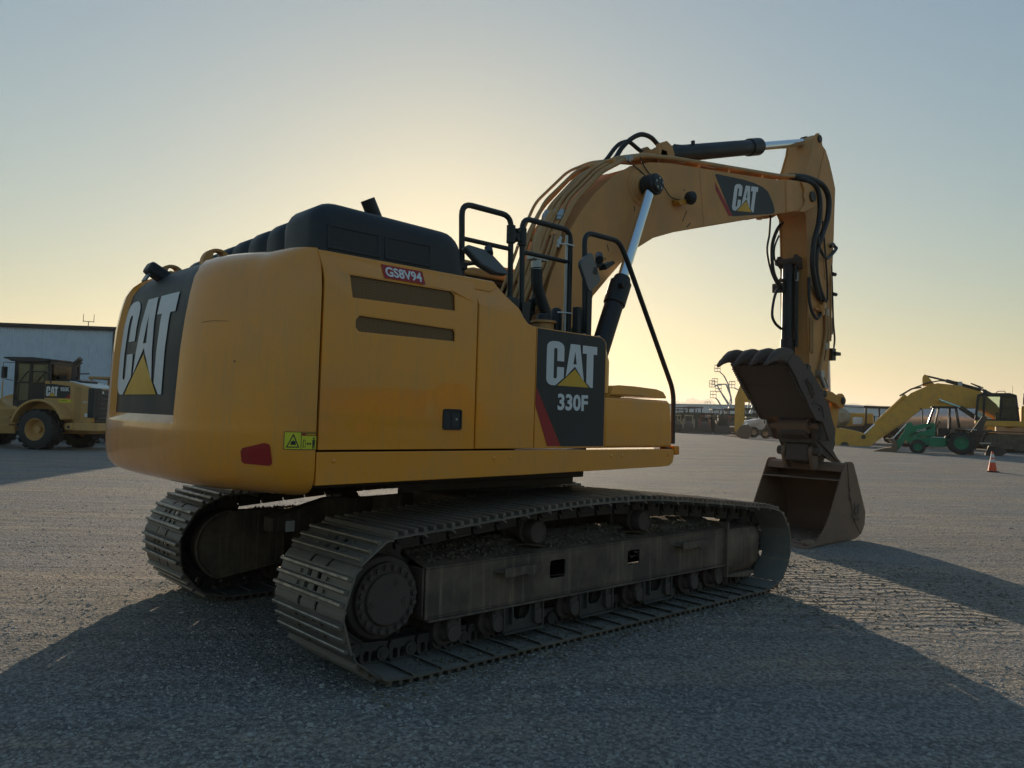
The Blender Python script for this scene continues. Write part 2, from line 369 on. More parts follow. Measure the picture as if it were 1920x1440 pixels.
def undercarriage(side):
    S = side; Y = lambda y: S*y           # y given as distance from the machine centre line
    def rng(a, b): return (min(Y(a), Y(b)), max(Y(a), Y(b)))
    f = MB()
    # outer wall with openings, sloped top shelf, flat top, inner wall, bottom flange
    ZB, ZT, YT = .632, .712, 1.20
    holes = [rrect(-.72, .445, -.555, .575, .02), rrect(.18, .45, .335, .565, .02)]
    f.plate([(-1.85, .325), (1.60, .325), (1.60, .632), (-1.85, .632)], holes, Y(1.552), Y(1.537))
    sl = MB(); sh = [[(-.93, .165), (-.90, .185), (-.80, .185), (-.70, .115), (-.68, .085), (-.71, .07), (-.79, .07), (-.90, .13)], [(.31, .165), (.34, .185), (.44, .185), (.54, .115), (.56, .085), (.53, .07), (.45, .07), (.34, .13)]]
    sl.plate([(-1.85, 0), (1.60, 0), (1.60, .361), (-1.85, .361)], sh, 0, .014)
    u = Vector((0, Y(YT)-Y(1.552), ZT-ZB)); uu = u.normalized()
    nn = Vector((0, uu.z, -uu.y)) * (1 if S < 0 else -1)
    v2 = [Vector((v[0], Y(1.552), ZB))+uu*v[2]+nn*v[1]*(-1 if True else 1) for v in sl.v]
    f.add(v2, sl.f)
    f.bb((-1.85, rng(1.06, 1.075)[0], .33), (1.60, rng(1.06, 1.075)[1], .66))
    f.prism([(Y(1.198), .711), (Y(1.06), .66), (Y(1.06), .645), (Y(1.198), .697)], -1.85, 1.60, 'x')
    f.bb((-1.85, rng(1.06, 1.552)[0], .312), (1.62, rng(1.06, 1.552)[1], .324))
    f.bb((-1.83, rng(1.06, 1.575)[0], .296), (1.62, rng(1.06, 1.575)[1], .311))
    f.bb((-1.868, rng(1.06, 1.54)[0], .33), (-1.852, rng(1.06, 1.54)[1], .64))
    fr = f.build('track_frame', 'frame', EX, .006)
    # grab steps with toothed edge
    for x0, x1 in ((-1.28, -.88), (.78, 1.22)):
        s = MB(); yo = 1.552
        s.prism([(x0, Y(yo)), (x0+.04, Y(yo+.075)), (x1-.02, Y(yo+.095)), (x1, Y(yo))], .553, .567, 'z')
        pr = [(x0+.03, .53), (x0+.03, .585)]
        k = x0+.03
        while k < x1-.03: pr += [(k+.012, .597), (k+.024, .585)]; k += .024
        pr += [(x1-.02, .53), (x1-.07, .535), (x1-.10, .515), (x1-.14, .515), (x1-.17, .535), (x0+.12, .525)]
        s.prism(pr, Y(yo+.084), Y(yo+.094)); s.build('step', 'frame', fr, .002)
    # idler yoke cover
    y = MB()
    prof = [(1.06, .21), (1.50, .20), (1.575, .29), (1.582, .56), (1.545, .63), (1.42, .655), (1.06, .655)]
    R0 = [[(x, Y(1.06+(a-1.06)*k), .43+(b-.43)*q) for a, b in prof] for x, k, q in ((1.605, 1, 1), (2.10, 1, .98), (2.17, .985, .93), (2.19, .95, .85))]
    y.add([v for r_ in R0 for v in r_], loft(R0).f)
    y.build('idler_yoke', 'frame', EX, .008, 45)
    g = MB(); g.prism([(1.59, .19), (1.62, .19), (1.62, .70), (1.59, .70)], Y(1.06), Y(1.59)); g.build('yoke_flange', 'frame', EX, .004)
    b = MB(); b.prism([(1.62, .185), (1.98, .15), (2.12, .175), (2.12, .20), (1.62, .205)], Y(1.15), Y(1.56)); b.build('idler_guard', 'frame', EX, .004)
    # idler wheel
    i = MB(); i.lathe((2.15, Y(GA)-.10, .43), (0, 1, 0), [(0, .10), (0, .235), (.03, .25), (.055, .25), (.056, .30), (.144, .30), (.145, .25), (.17, .25), (.2, .235), (.2, .10)], 40)
    i.cyl((2.15, Y(1.08), .43), (2.15, Y(1.50), .43), .09, 20); i.build('idler_wheel', 'steel_dark', EX, .004)
    # carrier rollers
    for x in (-.80, .45):
        c = MB(); c.lathe((x, Y(1.12), .785), (0, S, 0), [(0, .05), (0, .075), (.05, .075), (.06, .098), (.09, .098), (.1, .078), (.24, .078), (.25, .098), (.28, .098), (.29, .085), (.375, .085), (.385, .078), (.386, .070), (.378, .068), (.378, .01)], 28)
        c.cyl((x, Y(1.0), .76), (x, Y(1.15), .76), .045, 12); c.bb((x-.05, rng(1.06, 1.14)[0], .63), (x+.05, rng(1.06, 1.14)[1], .81))
        c.build('carrier_roller', 'rust_dark', EX, .003)
    # bottom rollers and their guards
    for k, x in enumerate(np.linspace(-1.60, 1.52, 9)):
        c = MB(); c.lathe((x, Y(GA)-.21, .19), (0, 1, 0), [(0, .035), (0, .06), (.05, .07), (.055, .10), (.085, .10), (.09, .082), (.33, .082), (.335, .10), (.365, .10), (.37, .07), (.42, .06), (.42, .035)], 24)
        ym = Y(GA+.20); c.bb((x-.055, min(ym, ym+S*.05), .19), (x+.055, max(ym, ym+S*.05), .30))
        c.cyl((x, ym-.01*S, .19), (x, ym+.06*S, .19), .055, 16)
        for dx in (-.035, .035): c.cyl((x+dx, ym+.05*S, .275), (x+dx, ym+.062*S, .275), .012, 6)
        c.build('track_roller', 'rust_dark', EX, .003)
    for x in (-.98, -.20, .58, 1.18)[:3]:
        m = MB(); ya, yb = Y(1.515), Y(1.53)
        o_ = [(x-.21, .30), (x-.19, .26), (x-.20, .15), (x-.17, .115), (x+.17, .115), (x+.20, .15), (x+.19, .26), (x+.21, .30), (x+.10, .30), (x+.075, .22), (x+.04, .19), (x-.04, .19), (x-.075, .22), (x-.10, .30)]
        m.plate(o_, [], ya, yb)
        for dx in (-.19, -.11, .11, .19): m.bb((x+dx-.007, min(yb, yb+S*.035), .125 if abs(dx) > .15 else .17), (x+dx+.007, max(yb, yb+S*.035), .30))
        m.bb((x-.19, min(yb, yb+S*.04), .108), (x+.19, max(yb, yb+S*.04), .120))
        m.build('roller_guard', 'steel_dark', EX, .003)
    # final drive: motor drum, bolted ring, cover, sprocket
    hx, hz = -2.115, .478
    d = MB(); d.lathe((hx, Y(1.0), hz), (0, S, 0), [(0, .19), (.1, .25), (.30, .26), (.43, .262), (.46, .255), (.475, .232), (.475, .05)], 44)
    dr = d.build('final_drive', 'rust_dark', EX, .004)
    d = MB(); d.lathe((hx, Y(1.475), hz), (0, S, 0), [(0, .224), (.035, .224), (.042, .218), (.042, .166), (.046, .162), (.060, .160), (.066, .152), (.066, .02)], 44)
    hub = d.build('hub_cover', 'rust_dark', dr, .002)
    for k in range(20):
        a = 2*math.pi*k/20+.1; p = Vector((hx+.195*math.cos(a), Y(1.515), hz+.195*math.sin(a)))
        c = MB(); c.cyl(p, p+Vector((0, S*.022, 0)), .0175, 6); c.cyl(p, p+Vector((0, S*.007, 0)), .024, 12); c.build('bolt', 'rust_dark', hub, 0)
    for a, rr in ((62, .115), (-12, .115), (190, .12)):
        p = Vector((hx+rr*math.cos(R(a)), Y(1.540), hz+rr*math.sin(R(a))))
        c = MB(); c.cyl(p, p+Vector((0, S*.006, 0)), .024, 16); c.cyl(p, p+Vector((0, S*.011, 0)), .009, 6); c.build('plug', 'rust_dark', hub, 0)
    sp = []; N = 21
    for k in range(N):
        for a, rr in ((-.28, .315), (-.12, .362), (.12, .362), (.28, .315)):
            t = 2*math.pi*(k+a)/N; sp.append((hx+rr*math.cos(t), hz+rr*math.sin(t)))
    m = MB(); m.prism(sp, Y(GA)-.035, Y(GA)+.035); m.lathe((hx, Y(GA-.08), hz), (0, S, 0), [(0, .27), (.16, .275), (.17, .27), (.17, .2)], 40)
    m.build('sprocket', 'steel_dark', EX, .004)
    # motor guard: dark slab with rounded rear end towards the machine centre
    m = MB(); yy = rng(.92, 1.04)
    o_ = circ(-2.10, .47, .285, 24, 90, 250)+[(-1.60, .27), (-1.60, .745)]
    m.prism(o_, *yy); mg = m.build('motor_guard', 'frame', EX, .012)
    m = MB(); m.tube([(p[0], Y(.912), p[1]) for p in o_[:-2]]+[(-1.62, Y(.912), .28)], .012, 8); m.build('guard_rim', 'frame', mg, 0)
    for px, pz in ((-2.28, .58), (-2.22, .27), (-1.75, .32), (-1.72, .68)):
        c = MB(); c.lathe((px, Y(.93), pz), (0, -S, 0), [(0, .034), (.018, .034), (.018, .018), (.012, .018)], 16); c.build('ring', 'frame', mg, 0)
for s in (-1, 1): undercarriage(s)

def clod_mesh(n, sampler, smin, smax, flat=.7, seed=3):
    rs = np.random.RandomState(seed)
    base = np.array([(1, 0, 0), (-1, 0, 0), (0, 1, 0), (0, -1, 0), (0, 0, 1), (0, 0, -1)], float)
    fc = np.array([(0, 2, 4), (2, 1, 4), (1, 3, 4), (3, 0, 4), (2, 0, 5), (1, 2, 5), (3, 1, 5), (0, 3, 5)])
    P = sampler(n, rs); sz = smin*np.exp(rs.rand(n)**2.2*math.log(smax/smin))
    V = base[None]*(1+rs.uniform(-.35, .35, (n, 6, 3)))*rs.uniform(.6, 1.15, (n, 1, 3))
    V = V+rs.uniform(-.25, .25, (n, 6, 3)); an = rs.rand(n)*6.283
    c, s = np.cos(an)[:, None], np.sin(an)[:, None]
    X = V[..., 0]*c-V[..., 1]*s; Yv = V[..., 0]*s+V[..., 1]*c
    V = np.stack([X, Yv, V[..., 2]*flat], -1)*sz[:, None, None]+P[:, None]
    F = (fc[None]+6*np.arange(n)[:, None, None]).reshape(-1, 3)
    me = bpy.data.meshes.new('clods'); V = V.reshape(-1, 3)
    me.vertices.add(len(V)); me.vertices.foreach_set('co', V.ravel()); me.loops.add(F.size); me.loops.foreach_set('vertex_index', F.ravel())
    me.polygons.add(len(F)); me.polygons.foreach_set('loop_start', np.arange(0, F.size, 3)); me.update(calc_edges=True)
    return me
def vnoise(x, y, s, seed=0):
    rs = np.random.RandomState(seed); g = rs.rand(256, 256); u, v = np.asarray(x)*s, np.asarray(y)*s
    i, j = np.floor(u).astype(int), np.floor(v).astype(int); fu, fv = u-i, v-j; fu = fu*fu*(3-2*fu); fv = fv*fv*(3-2*fv)
    a = g[i % 256, j % 256]; b = g[(i+1) % 256, j % 256]; c = g[i % 256, (j+1) % 256]; d = g[(i+1) % 256, (j+1) % 256]
    return (a*(1-fu)+b*fu)*(1-fv)+(c*(1-fu)+d*fu)*fv-.5
def dirt_shelf(S):
    xs = np.linspace(-1.84, 1.58, 150); us = np.linspace(0, 1, 16); rings = []
    for x in xs:
        row = []
        for u in us:
            y = 1.545-.46*u; z = .634+.078*min(1, u/.75)-.04*max(0, u-.75)*4*.5
            hole = max(0, 1-abs(x+.83)/.13)+max(0, 1-abs(x-.39)/.13)
            amt = max(0, min(1, (u-.10)*4))*(.012+.030*(vnoise(x, 3, 1.3, 5)+.5)) + .022*vnoise(x, u, 5, 2)*min(1, u*4)+.016*vnoise(x, u*.4, 30, 4)*min(1, u*4)
            if hole > .05 and u < .48: amt = -.09
            elif u < .06: amt = -.012
            row.append((x, S*y, z+amt-.004))
        rings.append(row)
    m = MB(); m.add([v for r_ in rings for v in r_], loft(rings, False, False).f)
    o = m.build('dirt_layer', 'dirt', EX, 0, 80); o['kind'] = 'stuff'
    def smp(n, rs):
        x = rs.uniform(-1.8, 1.55, n); u = rs.uniform(.10, .9, n)
        z = .634+.078*np.minimum(1, u/.75)+.02+.022*vnoise(x, u, 5, 2)
        ok = ~(((np.abs(x+.83) < .12) | (np.abs(x-.39) < .12)) & (u < .5)); z = np.where(ok, z, .5)
        return np.c_[x, S*(1.545-.46*u), z]
    me = clod_mesh(3600, smp, .005, .026); o = link_mesh('dirt_clods', me, M['dirt'], EX, 0, 0); o['kind'] = 'stuff'
for s in (-1, 1): dirt_shelf(s)

def low_dirt(n, rs):
    x = rs.uniform(-2.1, 2.2, n); return np.c_[x, -1.30-.40*rs.rand(n)**.6, .048+.004*rs.rand(n)]
o = link_mesh('track_clods', clod_mesh(1500, low_dirt, .003, .018, .7, 9), M['dirt'], EX, 0, 0); o['kind'] = 'stuff'
# car body between the tracks and the slewing ring
m = MB(); m.bb((-.62, -.62, .52), (.62, .62, .93))
m.build('car_body', 'frame', EX, .02)
for sx in (-1, 1):
    for sy in (-1, 1):
        m = MB(); rings = []
        for t, wd, z0, z1 in ((0, .30, .50, .90), (.5, .26, .44, .84), (1, .30, .36, .72)):
            cx, cy = sx*(.45+.75*t), sy*(.35+.75*t)
            rings.append([(cx-wd, cy, z0), (cx+wd, cy, z0), (cx+wd, cy, z1), (cx-wd, cy, z1)])
        m.add([v for r_ in rings for v in r_], loft(rings).f); m.build('frame_leg', 'frame', EX, .015)
m = MB(); m.prism([(-1.9, .60), (-1.9, .72), (-1.35, .86), (-.75, .84), (-.6, .6)], .55, .72)
tg = m.build('travel_guard', 'frame', EX, .01)
m = MB(); m.bb((-1.78, .544, .60), (-1.70, .549, .69)); m.build('small_label', 'decal_white', tg, 0)
m = MB(); m.lathe((0, 0, .92), (0, 0, 1), [(0, .62), (.05, .66), (.06, .70), (.12, .70), (.12, .67), (.20, .66), (.26, .66)], 48)
sr = m.build('slewing_ring', 'steel_dark', EX, .004)
for k in range(36):
    a = k/36*2*math.pi; c = MB(); c.cyl((.685*math.cos(a), .685*math.sin(a), 1.03), (.685*math.cos(a), .685*math.sin(a), 1.062), .015, 6); c.build('bolt', 'steel_dark', sr)

# ---- upper structure: deck frame
m = MB(); m.bb((-2.62, -1.22, 1.22), (.80, 1.40, 1.37)); m.bb((-2.4, -.8, 1.10), (.45, .8, 1.23)); m.bb((-1.3, -.7, 1.03), (.42, .7, 1.12)); m.build('swing_frame', 'steel_dark', EX, .01)
m = MB(); m.bb((-2.60, -1.36, 1.38), (-.92, 1.43, 2.52)); m.build('machinery_housing', 'black', EX, .02)
m = MB(); m.bb((-.92, -1.30, 1.39), (-.10, -.62, 2.27)); m.build('tank_housing', 'yellow', EX, .03)
m = MB(); m.bb((-2.60, 1.44, 1.38), (-.3, 1.49, 2.52)); m.bb((-.6, .3, 1.38), (-.05, 1.43, 2.35)); m.build('left_panel', 'yellow', EX, .02)
# side skirt
sk_ = [(-2.622, 1.192), (-2.622, 1.388), (.84, 1.388), (.862, 1.37), (.866, 1.33), (.85, 1.27), (.80, 1.243), (.70, 1.235), (-1.0, 1.208)]
m = MB(); rings = []
for y, k in ((-1.25, .02), (-1.40, .02), (-1.455, .012), (-1.480, .004), (-1.490, -.01), (-1.490, -.02)):
    rings.append(None)
m.prism(sk_, -1.25, -1.49); skirt = m.build('side_skirt', 'yellow', EX, .022, 40, 4)
for x in (-2.51, -1.25, -1.09, .01, .15, .78):
    c = MB(); c.lathe((x, -1.488, 1.335), (0, -1, 0), [(0, .014), (.005, .013), (.008, .007)], 14); c.build('rivet', 'yellow', skirt, 0)

# doors: side face with its leaning top edge
def panel(name, poly, holes, lean_from=2.40, y=-1.49, th=.025, mat='yellow', slope=.38, bevel=.006):
    m = MB(); m.plate(poly, holes, y, y+th)
    bm = bmesh.new(); me = m.mesh(name); bm.from_mesh(me)
    bmesh.ops.bisect_plane(bm, geom=bm.verts[:]+bm.edges[:]+bm.faces[:], plane_co=(0, 0, lean_from), plane_no=(0, 0, 1))
    for v in bm.verts:
        if v.co.z > lean_from: v.co.y += (v.co.z-lean_from)*slope
    bm.to_mesh(me); bm.free()
    return link_mesh(name, me, M[mat], EX, bevel, 25)
vent1 = [(-2.455, 2.455), (-1.68, 2.46), (-1.645, 2.43), (-1.635, 2.325), (-2.43, 2.30)]
vent1 = [(-2.455, 2.385), (-1.67, 2.385), (-1.64, 2.36), (-1.63, 2.25), (-2.43, 2.24)]
vent2 = [(-2.40, 2.16), (-2.375, 2.19), (-1.64, 2.175), (-1.625, 2.15), (-1.625, 2.09), (-2.375, 2.085), (-2.40, 2.11)]
vent1 = [(a, b+.075) for a, b in vent1]; vent2 = [(a, b+.03) for a, b in vent2]
door = panel('engine_door', [(-2.616, 1.40), (-1.436, 1.40), (-1.440, 2.40), (-1.470, 2.585), (-2.640, 2.585), (-2.616, 2.40)], [vent1, vent2], 2.463)
m = MB(); m.plate([(-2.50, 2.27), (-1.60, 2.27), (-1.60, 2.462), (-2.50, 2.462)], [], -1.474, -1.471); m.plate([(-2.44, 2.08), (-1.58, 2.08), (-1.58, 2.235), (-2.44, 2.235)], [], -1.474, -1.471)
m.build('perforated_sheet', 'perf', door, 0, 0)
for q in (vent1, vent2):
    m = MB(); cx = sum(p[0] for p in q)/len(q); cz = sum(p[1] for p in q)/len(q)
    inn = [(cx+(a-cx)*.985, cz+(b-cz)*.93) for a, b in q]
    m.plate([(cx+(a-cx)*1.005, cz+(b-cz)*1.03) for a, b in q], [inn], -1.484, -1.488); m.build('vent_edge', 'yellow', door, 0, 0)
# latch
m = MB(); m.plate(rrect(-1.712, 1.528, -1.552, 1.668, .018), [rrect(-1.700, 1.540, -1.564, 1.656, .012)], -1.4975, -1.480); la = m.build('door_latch', 'black', door, .002)
m = MB(); m.bb((-1.702, -1.4905, 1.538), (-1.562, -1.4915, 1.658)); m.build('latch_recess', 'black_plastic', la, 0)
m = MB(); m.prism(rrect(-1.640, 1.548, -1.575, 1.648, .008), -1.4915, -1.496); m.build('latch_paddle', 'black_plastic', la, .002)
m = MB(); m.cyl((-1.600, -1.4955, 1.60), (-1.600, -1.498, 1.60), .008, 16); m.build('keyhole', 'zinc', la, 0)
d2 = panel('pump_door', [(-1.425, 1.40), (-.868, 1.40), (-.868, 2.298), (-.90, 2.300), (-.955, 2.315), (-1.0, 2.352), (-1.05, 2.42), (-1.16, 2.505), (-1.215, 2.560), (-1.26, 2.585), (-1.458, 2.585), (-1.429, 2.40)], [])
pb = panel('tank_side_panel', [(-.862, 1.40), (-.082, 1.40), (-.080, 2.235), (-.10, 2.268), (-.15, 2.290), (-.862, 2.297)], [], bevel=.004)
m = MB(); m.plate([(-.580, 1.415), (-.092, 1.415), (-.090, 2.232), (-.108, 2.262), (-.152, 2.283), (-.858, 2.290), (-.858, 1.86)], [], -1.4925, -1.491); m.build('side_decal', 'decal_black', pb, 0, 0)
m = MB(); m.plate([(-.862, 1.72), (-.858, 1.856), (-.585, 1.417), (-.727, 1.417)], [], -1.4926, -1.491); m.build('red_stripe', 'decal_red', pb, 0, 0)
cat_logo(lambda u, v: (-.760+.565*u, -1.4945, 1.875+.372*v), pb)
text_obj('330F', lambda u, v: (-.630+u, -1.4945, 1.688+v), pb, 'decal_white', 'model_number', .035, .340, .128)
# top covers behind the side panels
m = MB(); m.prism([(-2.62, 2.555), (-2.62, 2.583), (-1.26, 2.583), (-1.215, 2.553), (-1.05, 2.41), (-.96, 2.312), (-.88, 2.285), (-.12, 2.28), (-.12, 2.25), (-.9, 2.25), (-1.2, 2.5)], -1.425, .62)
m.build('deck_cover', 'black', EX, .006)
m = MB(); m.prism([(-2.62, 2.54), (-2.62, 2.584), (-1.27, 2.584), (-1.23, 2.55), (-1.3, 2.5)], -1.40, -1.455); m.build('hood_rail', 'yellow', EX, .008)
# rounded front corner of the tank and the front box with its lid
m = MB(); rings = []
for x, k in ((-.076, 0), (-.05, 0), (-.02, .012), (-.002, .05), (.0, .10)):
    rings.append([(x-.02*0, -1.485+k, 1.84), (x, -1.485+k, 2.10), (x-.03, -1.475+k, 2.20), (x-.07, -1.45+k, 2.275), (x-.07, -.65, 2.275), (x, -.65, 1.84)])
m.add([v for r_ in rings for v in r_], loft(rings).f); m.build('tank_front_corner', 'yellow', EX, .012, 50)
m = MB(); m.prism([(-.074, 1.402), (.83, 1.402), (.835, 1.46), (.812, 1.74), (.795, 1.79), (.76, 1.812), (-.074, 1.812)], -.80, -1.488)
m.build('front_box', 'yellow', EX, .022, 40, 4)
m = MB(); m.prism([(.0, 1.835), (.02, 1.905), (.10, 1.915), (.30, 1.915), (.60, 1.905), (.70, 1.885), (.745, 1.845), (.745, 1.828), (.12, 1.828), (.10, 1.835)], -.85, -1.484)
lid = m.build('box_lid', 'yellow', EX, .014, 40, 3)
m = MB(); m.bb((-.06, -1.478, 1.813), (.14, -.9, 1.834)); m.prism([(-.02, 1.82), (-.02, 1.90), (.14, 1.905), (.17, 1.85), (.17, 1.82)], -.88, -1.478); m.build('lid_hinge', 'yellow_in', lid, .006)
m = MB(); m.bb((.862, -1.50, 1.335), (.935, -1.36, 1.415)); m.build('marker_lamp', 'amber', EX, .012)
m = MB(); m.bb((.80, -1.47, 1.34), (.865, -1.38, 1.40)); m.build('lamp_bracket', 'black', EX, .004)

# ---- counterweight
HALF = [(-3.19, 0), (-3.188, .3), (-3.18, .55), (-3.155, .78), (-3.115, .93), (-3.045, 1.10), (-2.955, 1.27), (-2.86, 1.395), (-2.77, 1.46), (-2.70, 1.484), (-2.632, 1.490)]
def cw_half(n=400):
    P = np.array(HALF); d = np.r_[0, np.cumsum(np.hypot(*np.diff(P, axis=0).T))]; s = np.linspace(0, d[-1], n)
    Q = np.c_[np.interp(s, d, P[:, 0]), np.interp(s, d, P[:, 1])]
    for _ in range(260):
        Q[1:-1] = Q[1:-1]+.5*(.5*(Q[:-2]+Q[2:])-Q[1:-1]); Q[0, 0] = Q[1, 0]
    d = np.r_[0, np.cumsum(np.hypot(*np.diff(Q, axis=0).T))]; return Q, d
CQ, CD = cw_half()
def cw_pt(s):
    q = np.array([np.interp(s, CD, CQ[:, 0]), np.interp(s, CD, CQ[:, 1])]); e = .01
    a = np.array([np.interp(max(0, s-e), CD, CQ[:, 0]), np.interp(max(0, s-e), CD, CQ[:, 1])]); b = np.array([np.interp(min(CD[-1], s+e), CD, CQ[:, 0]), np.interp(min(CD[-1], s+e), CD, CQ[:, 1])])
    t = (b-a)/np.hypot(*(b-a)); return q, np.array([-t[1], t[0]])      # outward normal
ZO = [(1.120, .42, .30), (1.125, .26, .16), (1.145, .14, .075), (1.175, .07, .03), (1.22, .03, .008), (1.30, .008, 0), (1.40, 0, 0), (1.50, 0, 0), (1.54, .003, 0), (2.0, .018, 0), (2.2, .035, 0), (2.35, .06, 0), (2.45, .085, .012), (2.52, .125, .035), (2.57, .18, .055), (2.60, .25, .075), (2.615, .36, .16), (2.62, .60, .4)]
def zoff(z):
    zz = [a[0] for a in ZO]; return np.interp(z, zz, [a[1] for a in ZO]), np.interp(z, zz, [a[2] for a in ZO])
def yrec(z): return float(np.interp(z, [1.5, 1.87, 2.22, 2.49, 2.62], [.648, .665, .685, .675, .60]))
def inset(z): return .040*max(0, min(1, (z-1.525)/.05))
def cw_surface(y, z, extra=0):
    s = float(np.interp(abs(y), CQ[:, 1], CD)); q, n = cw_pt(s); o1, o2 = zoff(z)
    wr = 1-max(0, min(1, (s-1.25)/.45)); o = o1*wr+o2*(1-wr)
    p = q+n*(-(o+inset(z))+extra)
    return Vector((p[0], p[1]*(1 if y >= 0 else -1), z))
def build_cw():
    zs = [1.12, 1.125, 1.145, 1.175, 1.22, 1.30, 1.40, 1.48, 1.520, 1.528, 1.545, 1.562, 1.575, 1.59]+list(np.linspace(1.66, 2.34, 14))+[2.40, 2.45, 2.49, 2.52, 2.545, 2.57, 2.585, 2.60, 2.608, 2.615, 2.62]
    cols = list(np.linspace(0, .985, 26))+[1.0, 1.012, 1.022, 1.03]
    rings = []; recm = []
    for z in zs:
        yr = yrec(z); sr_ = float(np.interp(yr, CQ[:, 1], CD)); o1, o2 = zoff(z); half = []; rm = []
        ss = [c*sr_ for c in cols]; last = ss[-1]; ss += list(last+(CD[-1]-last)*np.linspace(0, 1, 30)[1:])
        for k, s in enumerate(ss):
            q, n = cw_pt(s); wr = 1-max(0, min(1, (s-1.25)/.45)); o = o1*wr+o2*(1-wr)
            ins = inset(z)*(1 if k <= 26 else max(0, 1-(k-26)/3)); p = q-n*(o+ins)
            x, y = p[0], p[1]
            if x > -2.632: x = -2.632
            half.append((x, max(0, y), z)); rm.append(k <= 26 and z >= 1.574)
        full = [(a, -b, c) for a, b, c in reversed(half[1:])]+half
        rings.append(full); recm.append(list(reversed(rm[1:]))+rm)
    n = len(rings[0]); vs = [v for r_ in rings for v in r_]; fy, fb = [], []
    for k in range(len(rings)-1):
        for i in range(n-1):
            f = (k*n+i, k*n+i+1, (k+1)*n+i+1, (k+1)*n+i)
            (fb if all(recm[a][b] for a, b in ((k, i), (k, i+1), (k+1, i+1), (k+1, i))) else fy).append(f)
    fy.append(tuple(range(n))); fb_top = tuple(range((len(rings)-1)*n, len(rings)*n)); fy.append(fb_top)
    for k in range(len(rings)-1): fy.append((k*n, k*n+n-1, (k+1)*n+n-1, (k+1)*n))
    a = MB().add(vs, fy); o = a.build('counterweight', 'yellow', EX, 0, 50)
    b = MB().add(vs, fb); me = b.mesh('p'); bm = bmesh.new(); bm.from_mesh(me); bmesh.ops.delete(bm, geom=[v for v in bm.verts if not v.link_faces], context='VERTS')
    bmesh.ops.recalc_face_normals(bm, faces=bm.faces); bm.to_mesh(me); bm.free()
    for m_ in me.polygons: pass
    p = link_mesh('rear_panel', me, M['decal_black'], o, 0, 60)
    return o, p
CW, CWP = build_cw()
cat_logo(lambda u, v: cw_surface(.645-1.10*u, 1.705+.76*v, .006), CWP, 4)
# lifting eyes, rear camera, tail reflector, warning label
for y in (-.46, .40):
    m = MB(); m.plate(circ(-2.86, 2.585, .100, 20, 0, 180)+[(-2.96, 2.56), (-2.76, 2.56)], [circ(-2.86, 2.63, .036, 14)], y-.03, y+.03); m.build('lifting_eye', 'yellow_old', EX, .01)
m = MB(); q = Matrix.Rotation(R(28), 3, 'Y')
m.box((-3.02, .19, 2.575), (.17, .13, .085), q); cm = m.build('rear_camera', 'black_plastic', EX, .018)
m = MB(); m.box((-3.098, .19, 2.535), (.012, .10, .06), q); m.build('camera_lens', 'mirror', cm, .004)
m = MB(); m.bb((-2.96, .14, 2.52), (-2.86, .24, 2.60)); m.build('camera_bracket', 'yellow_in', cm, .01)
def on_cw(sz):                                     # (arc length, z) to point, just proud of the paint
    s, z = sz; q, n = cw_pt(s); o1, o2 = zoff(z); wr = 1-max(0, min(1, (s-1.25)/.45)); p = q-n*(o1*wr+o2*(1-wr))+n*.004
    return (p[0], -p[1], z)
def cw_patch(name, poly, mat, parent=CW, lift=0):
    me = flat_poly(poly, [], lambda u, v: (u, v, 0), 3)
    for v in me.vertices:
        p = Vector(on_cw((v.co.x, v.co.y))); q, n = cw_pt(v.co.x); v.co = p+Vector((n[0], -n[1], 0))*lift
    return link_mesh(name, me, M[mat], parent, 0, 60)
cw_patch('tail_reflector', [(1.277, 1.383), (1.29, 1.402), (1.425, 1.436), (1.452, 1.430), (1.462, 1.415), (1.475, 1.322), (1.462, 1.306), (1.30, 1.313), (1.283, 1.325)], 'red_lens')
lb = cw_patch('warning_label', [(1.536, 1.404), (1.722, 1.402), (1.722, 1.505), (1.536, 1.505)], 'label_yellow')
B = dict(parent=lb, lift=.0015)
def cwp(poly, mat, lift=.0015, name='label_mark'): return cw_patch(name, poly, mat, lb, lift)
for a, b, c, d in ((1.536, 1.402, 1.722, 1.405), (1.536, 1.502, 1.722, 1.505), (1.536, 1.402, 1.539, 1.505), (1.719, 1.402, 1.722, 1.505), (1.630, 1.402, 1.633, 1.505)):
    cwp([(a, b), (c, b), (c, d), (a, d)], 'decal_black')
cwp([(1.634, 1.483), (1.718, 1.483), (1.718, 1.500), (1.634, 1.500)], 'decal_red')
cwp([(1.549, 1.414), (1.585, 1.490), (1.590, 1.490), (1.622, 1.414)], 'decal_black', .0015); cwp([(1.558, 1.420), (1.587, 1.480), (1.613, 1.420)], 'label_yellow', .003)
cwp([(1.572, 1.430), (1.602, 1.430), (1.600, 1.448), (1.590, 1.455), (1.576, 1.448)], 'decal_black', .0045)
cwp([(1.642, 1.416), (1.656, 1.416), (1.656, 1.460), (1.642, 1.460)], 'decal_black'); cwp([(1.645, 1.420), (1.653, 1.420), (1.653, 1.456), (1.645, 1.456)], 'label_yellow', .003)
cwp([(1.662, 1.437), (1.670, 1.446), (1.670, 1.440), (1.682, 1.440), (1.682, 1.446), (1.690, 1.437), (1.682, 1.428), (1.682, 1.434), (1.670, 1.434), (1.670, 1.428)], 'decal_black')
cwp([(1.697, 1.408), (1.701, 1.408), (1.703, 1.436), (1.706, 1.408), (1.710, 1.408), (1.712, 1.460), (1.696, 1.460)], 'decal_black'); cwp(circ(1.704, 1.468, .006, 8), 'decal_black')
def label_text(s, s0, z0, w, h, mat):
    def fn(u, v):
        p = Vector(on_cw((s0+u, z0+v))); q, n = cw_pt(s0+u); return p+Vector((n[0], -n[1], 0))*.003
    text_obj(s, fn, lb, mat, 'label_text', .02, w, h)
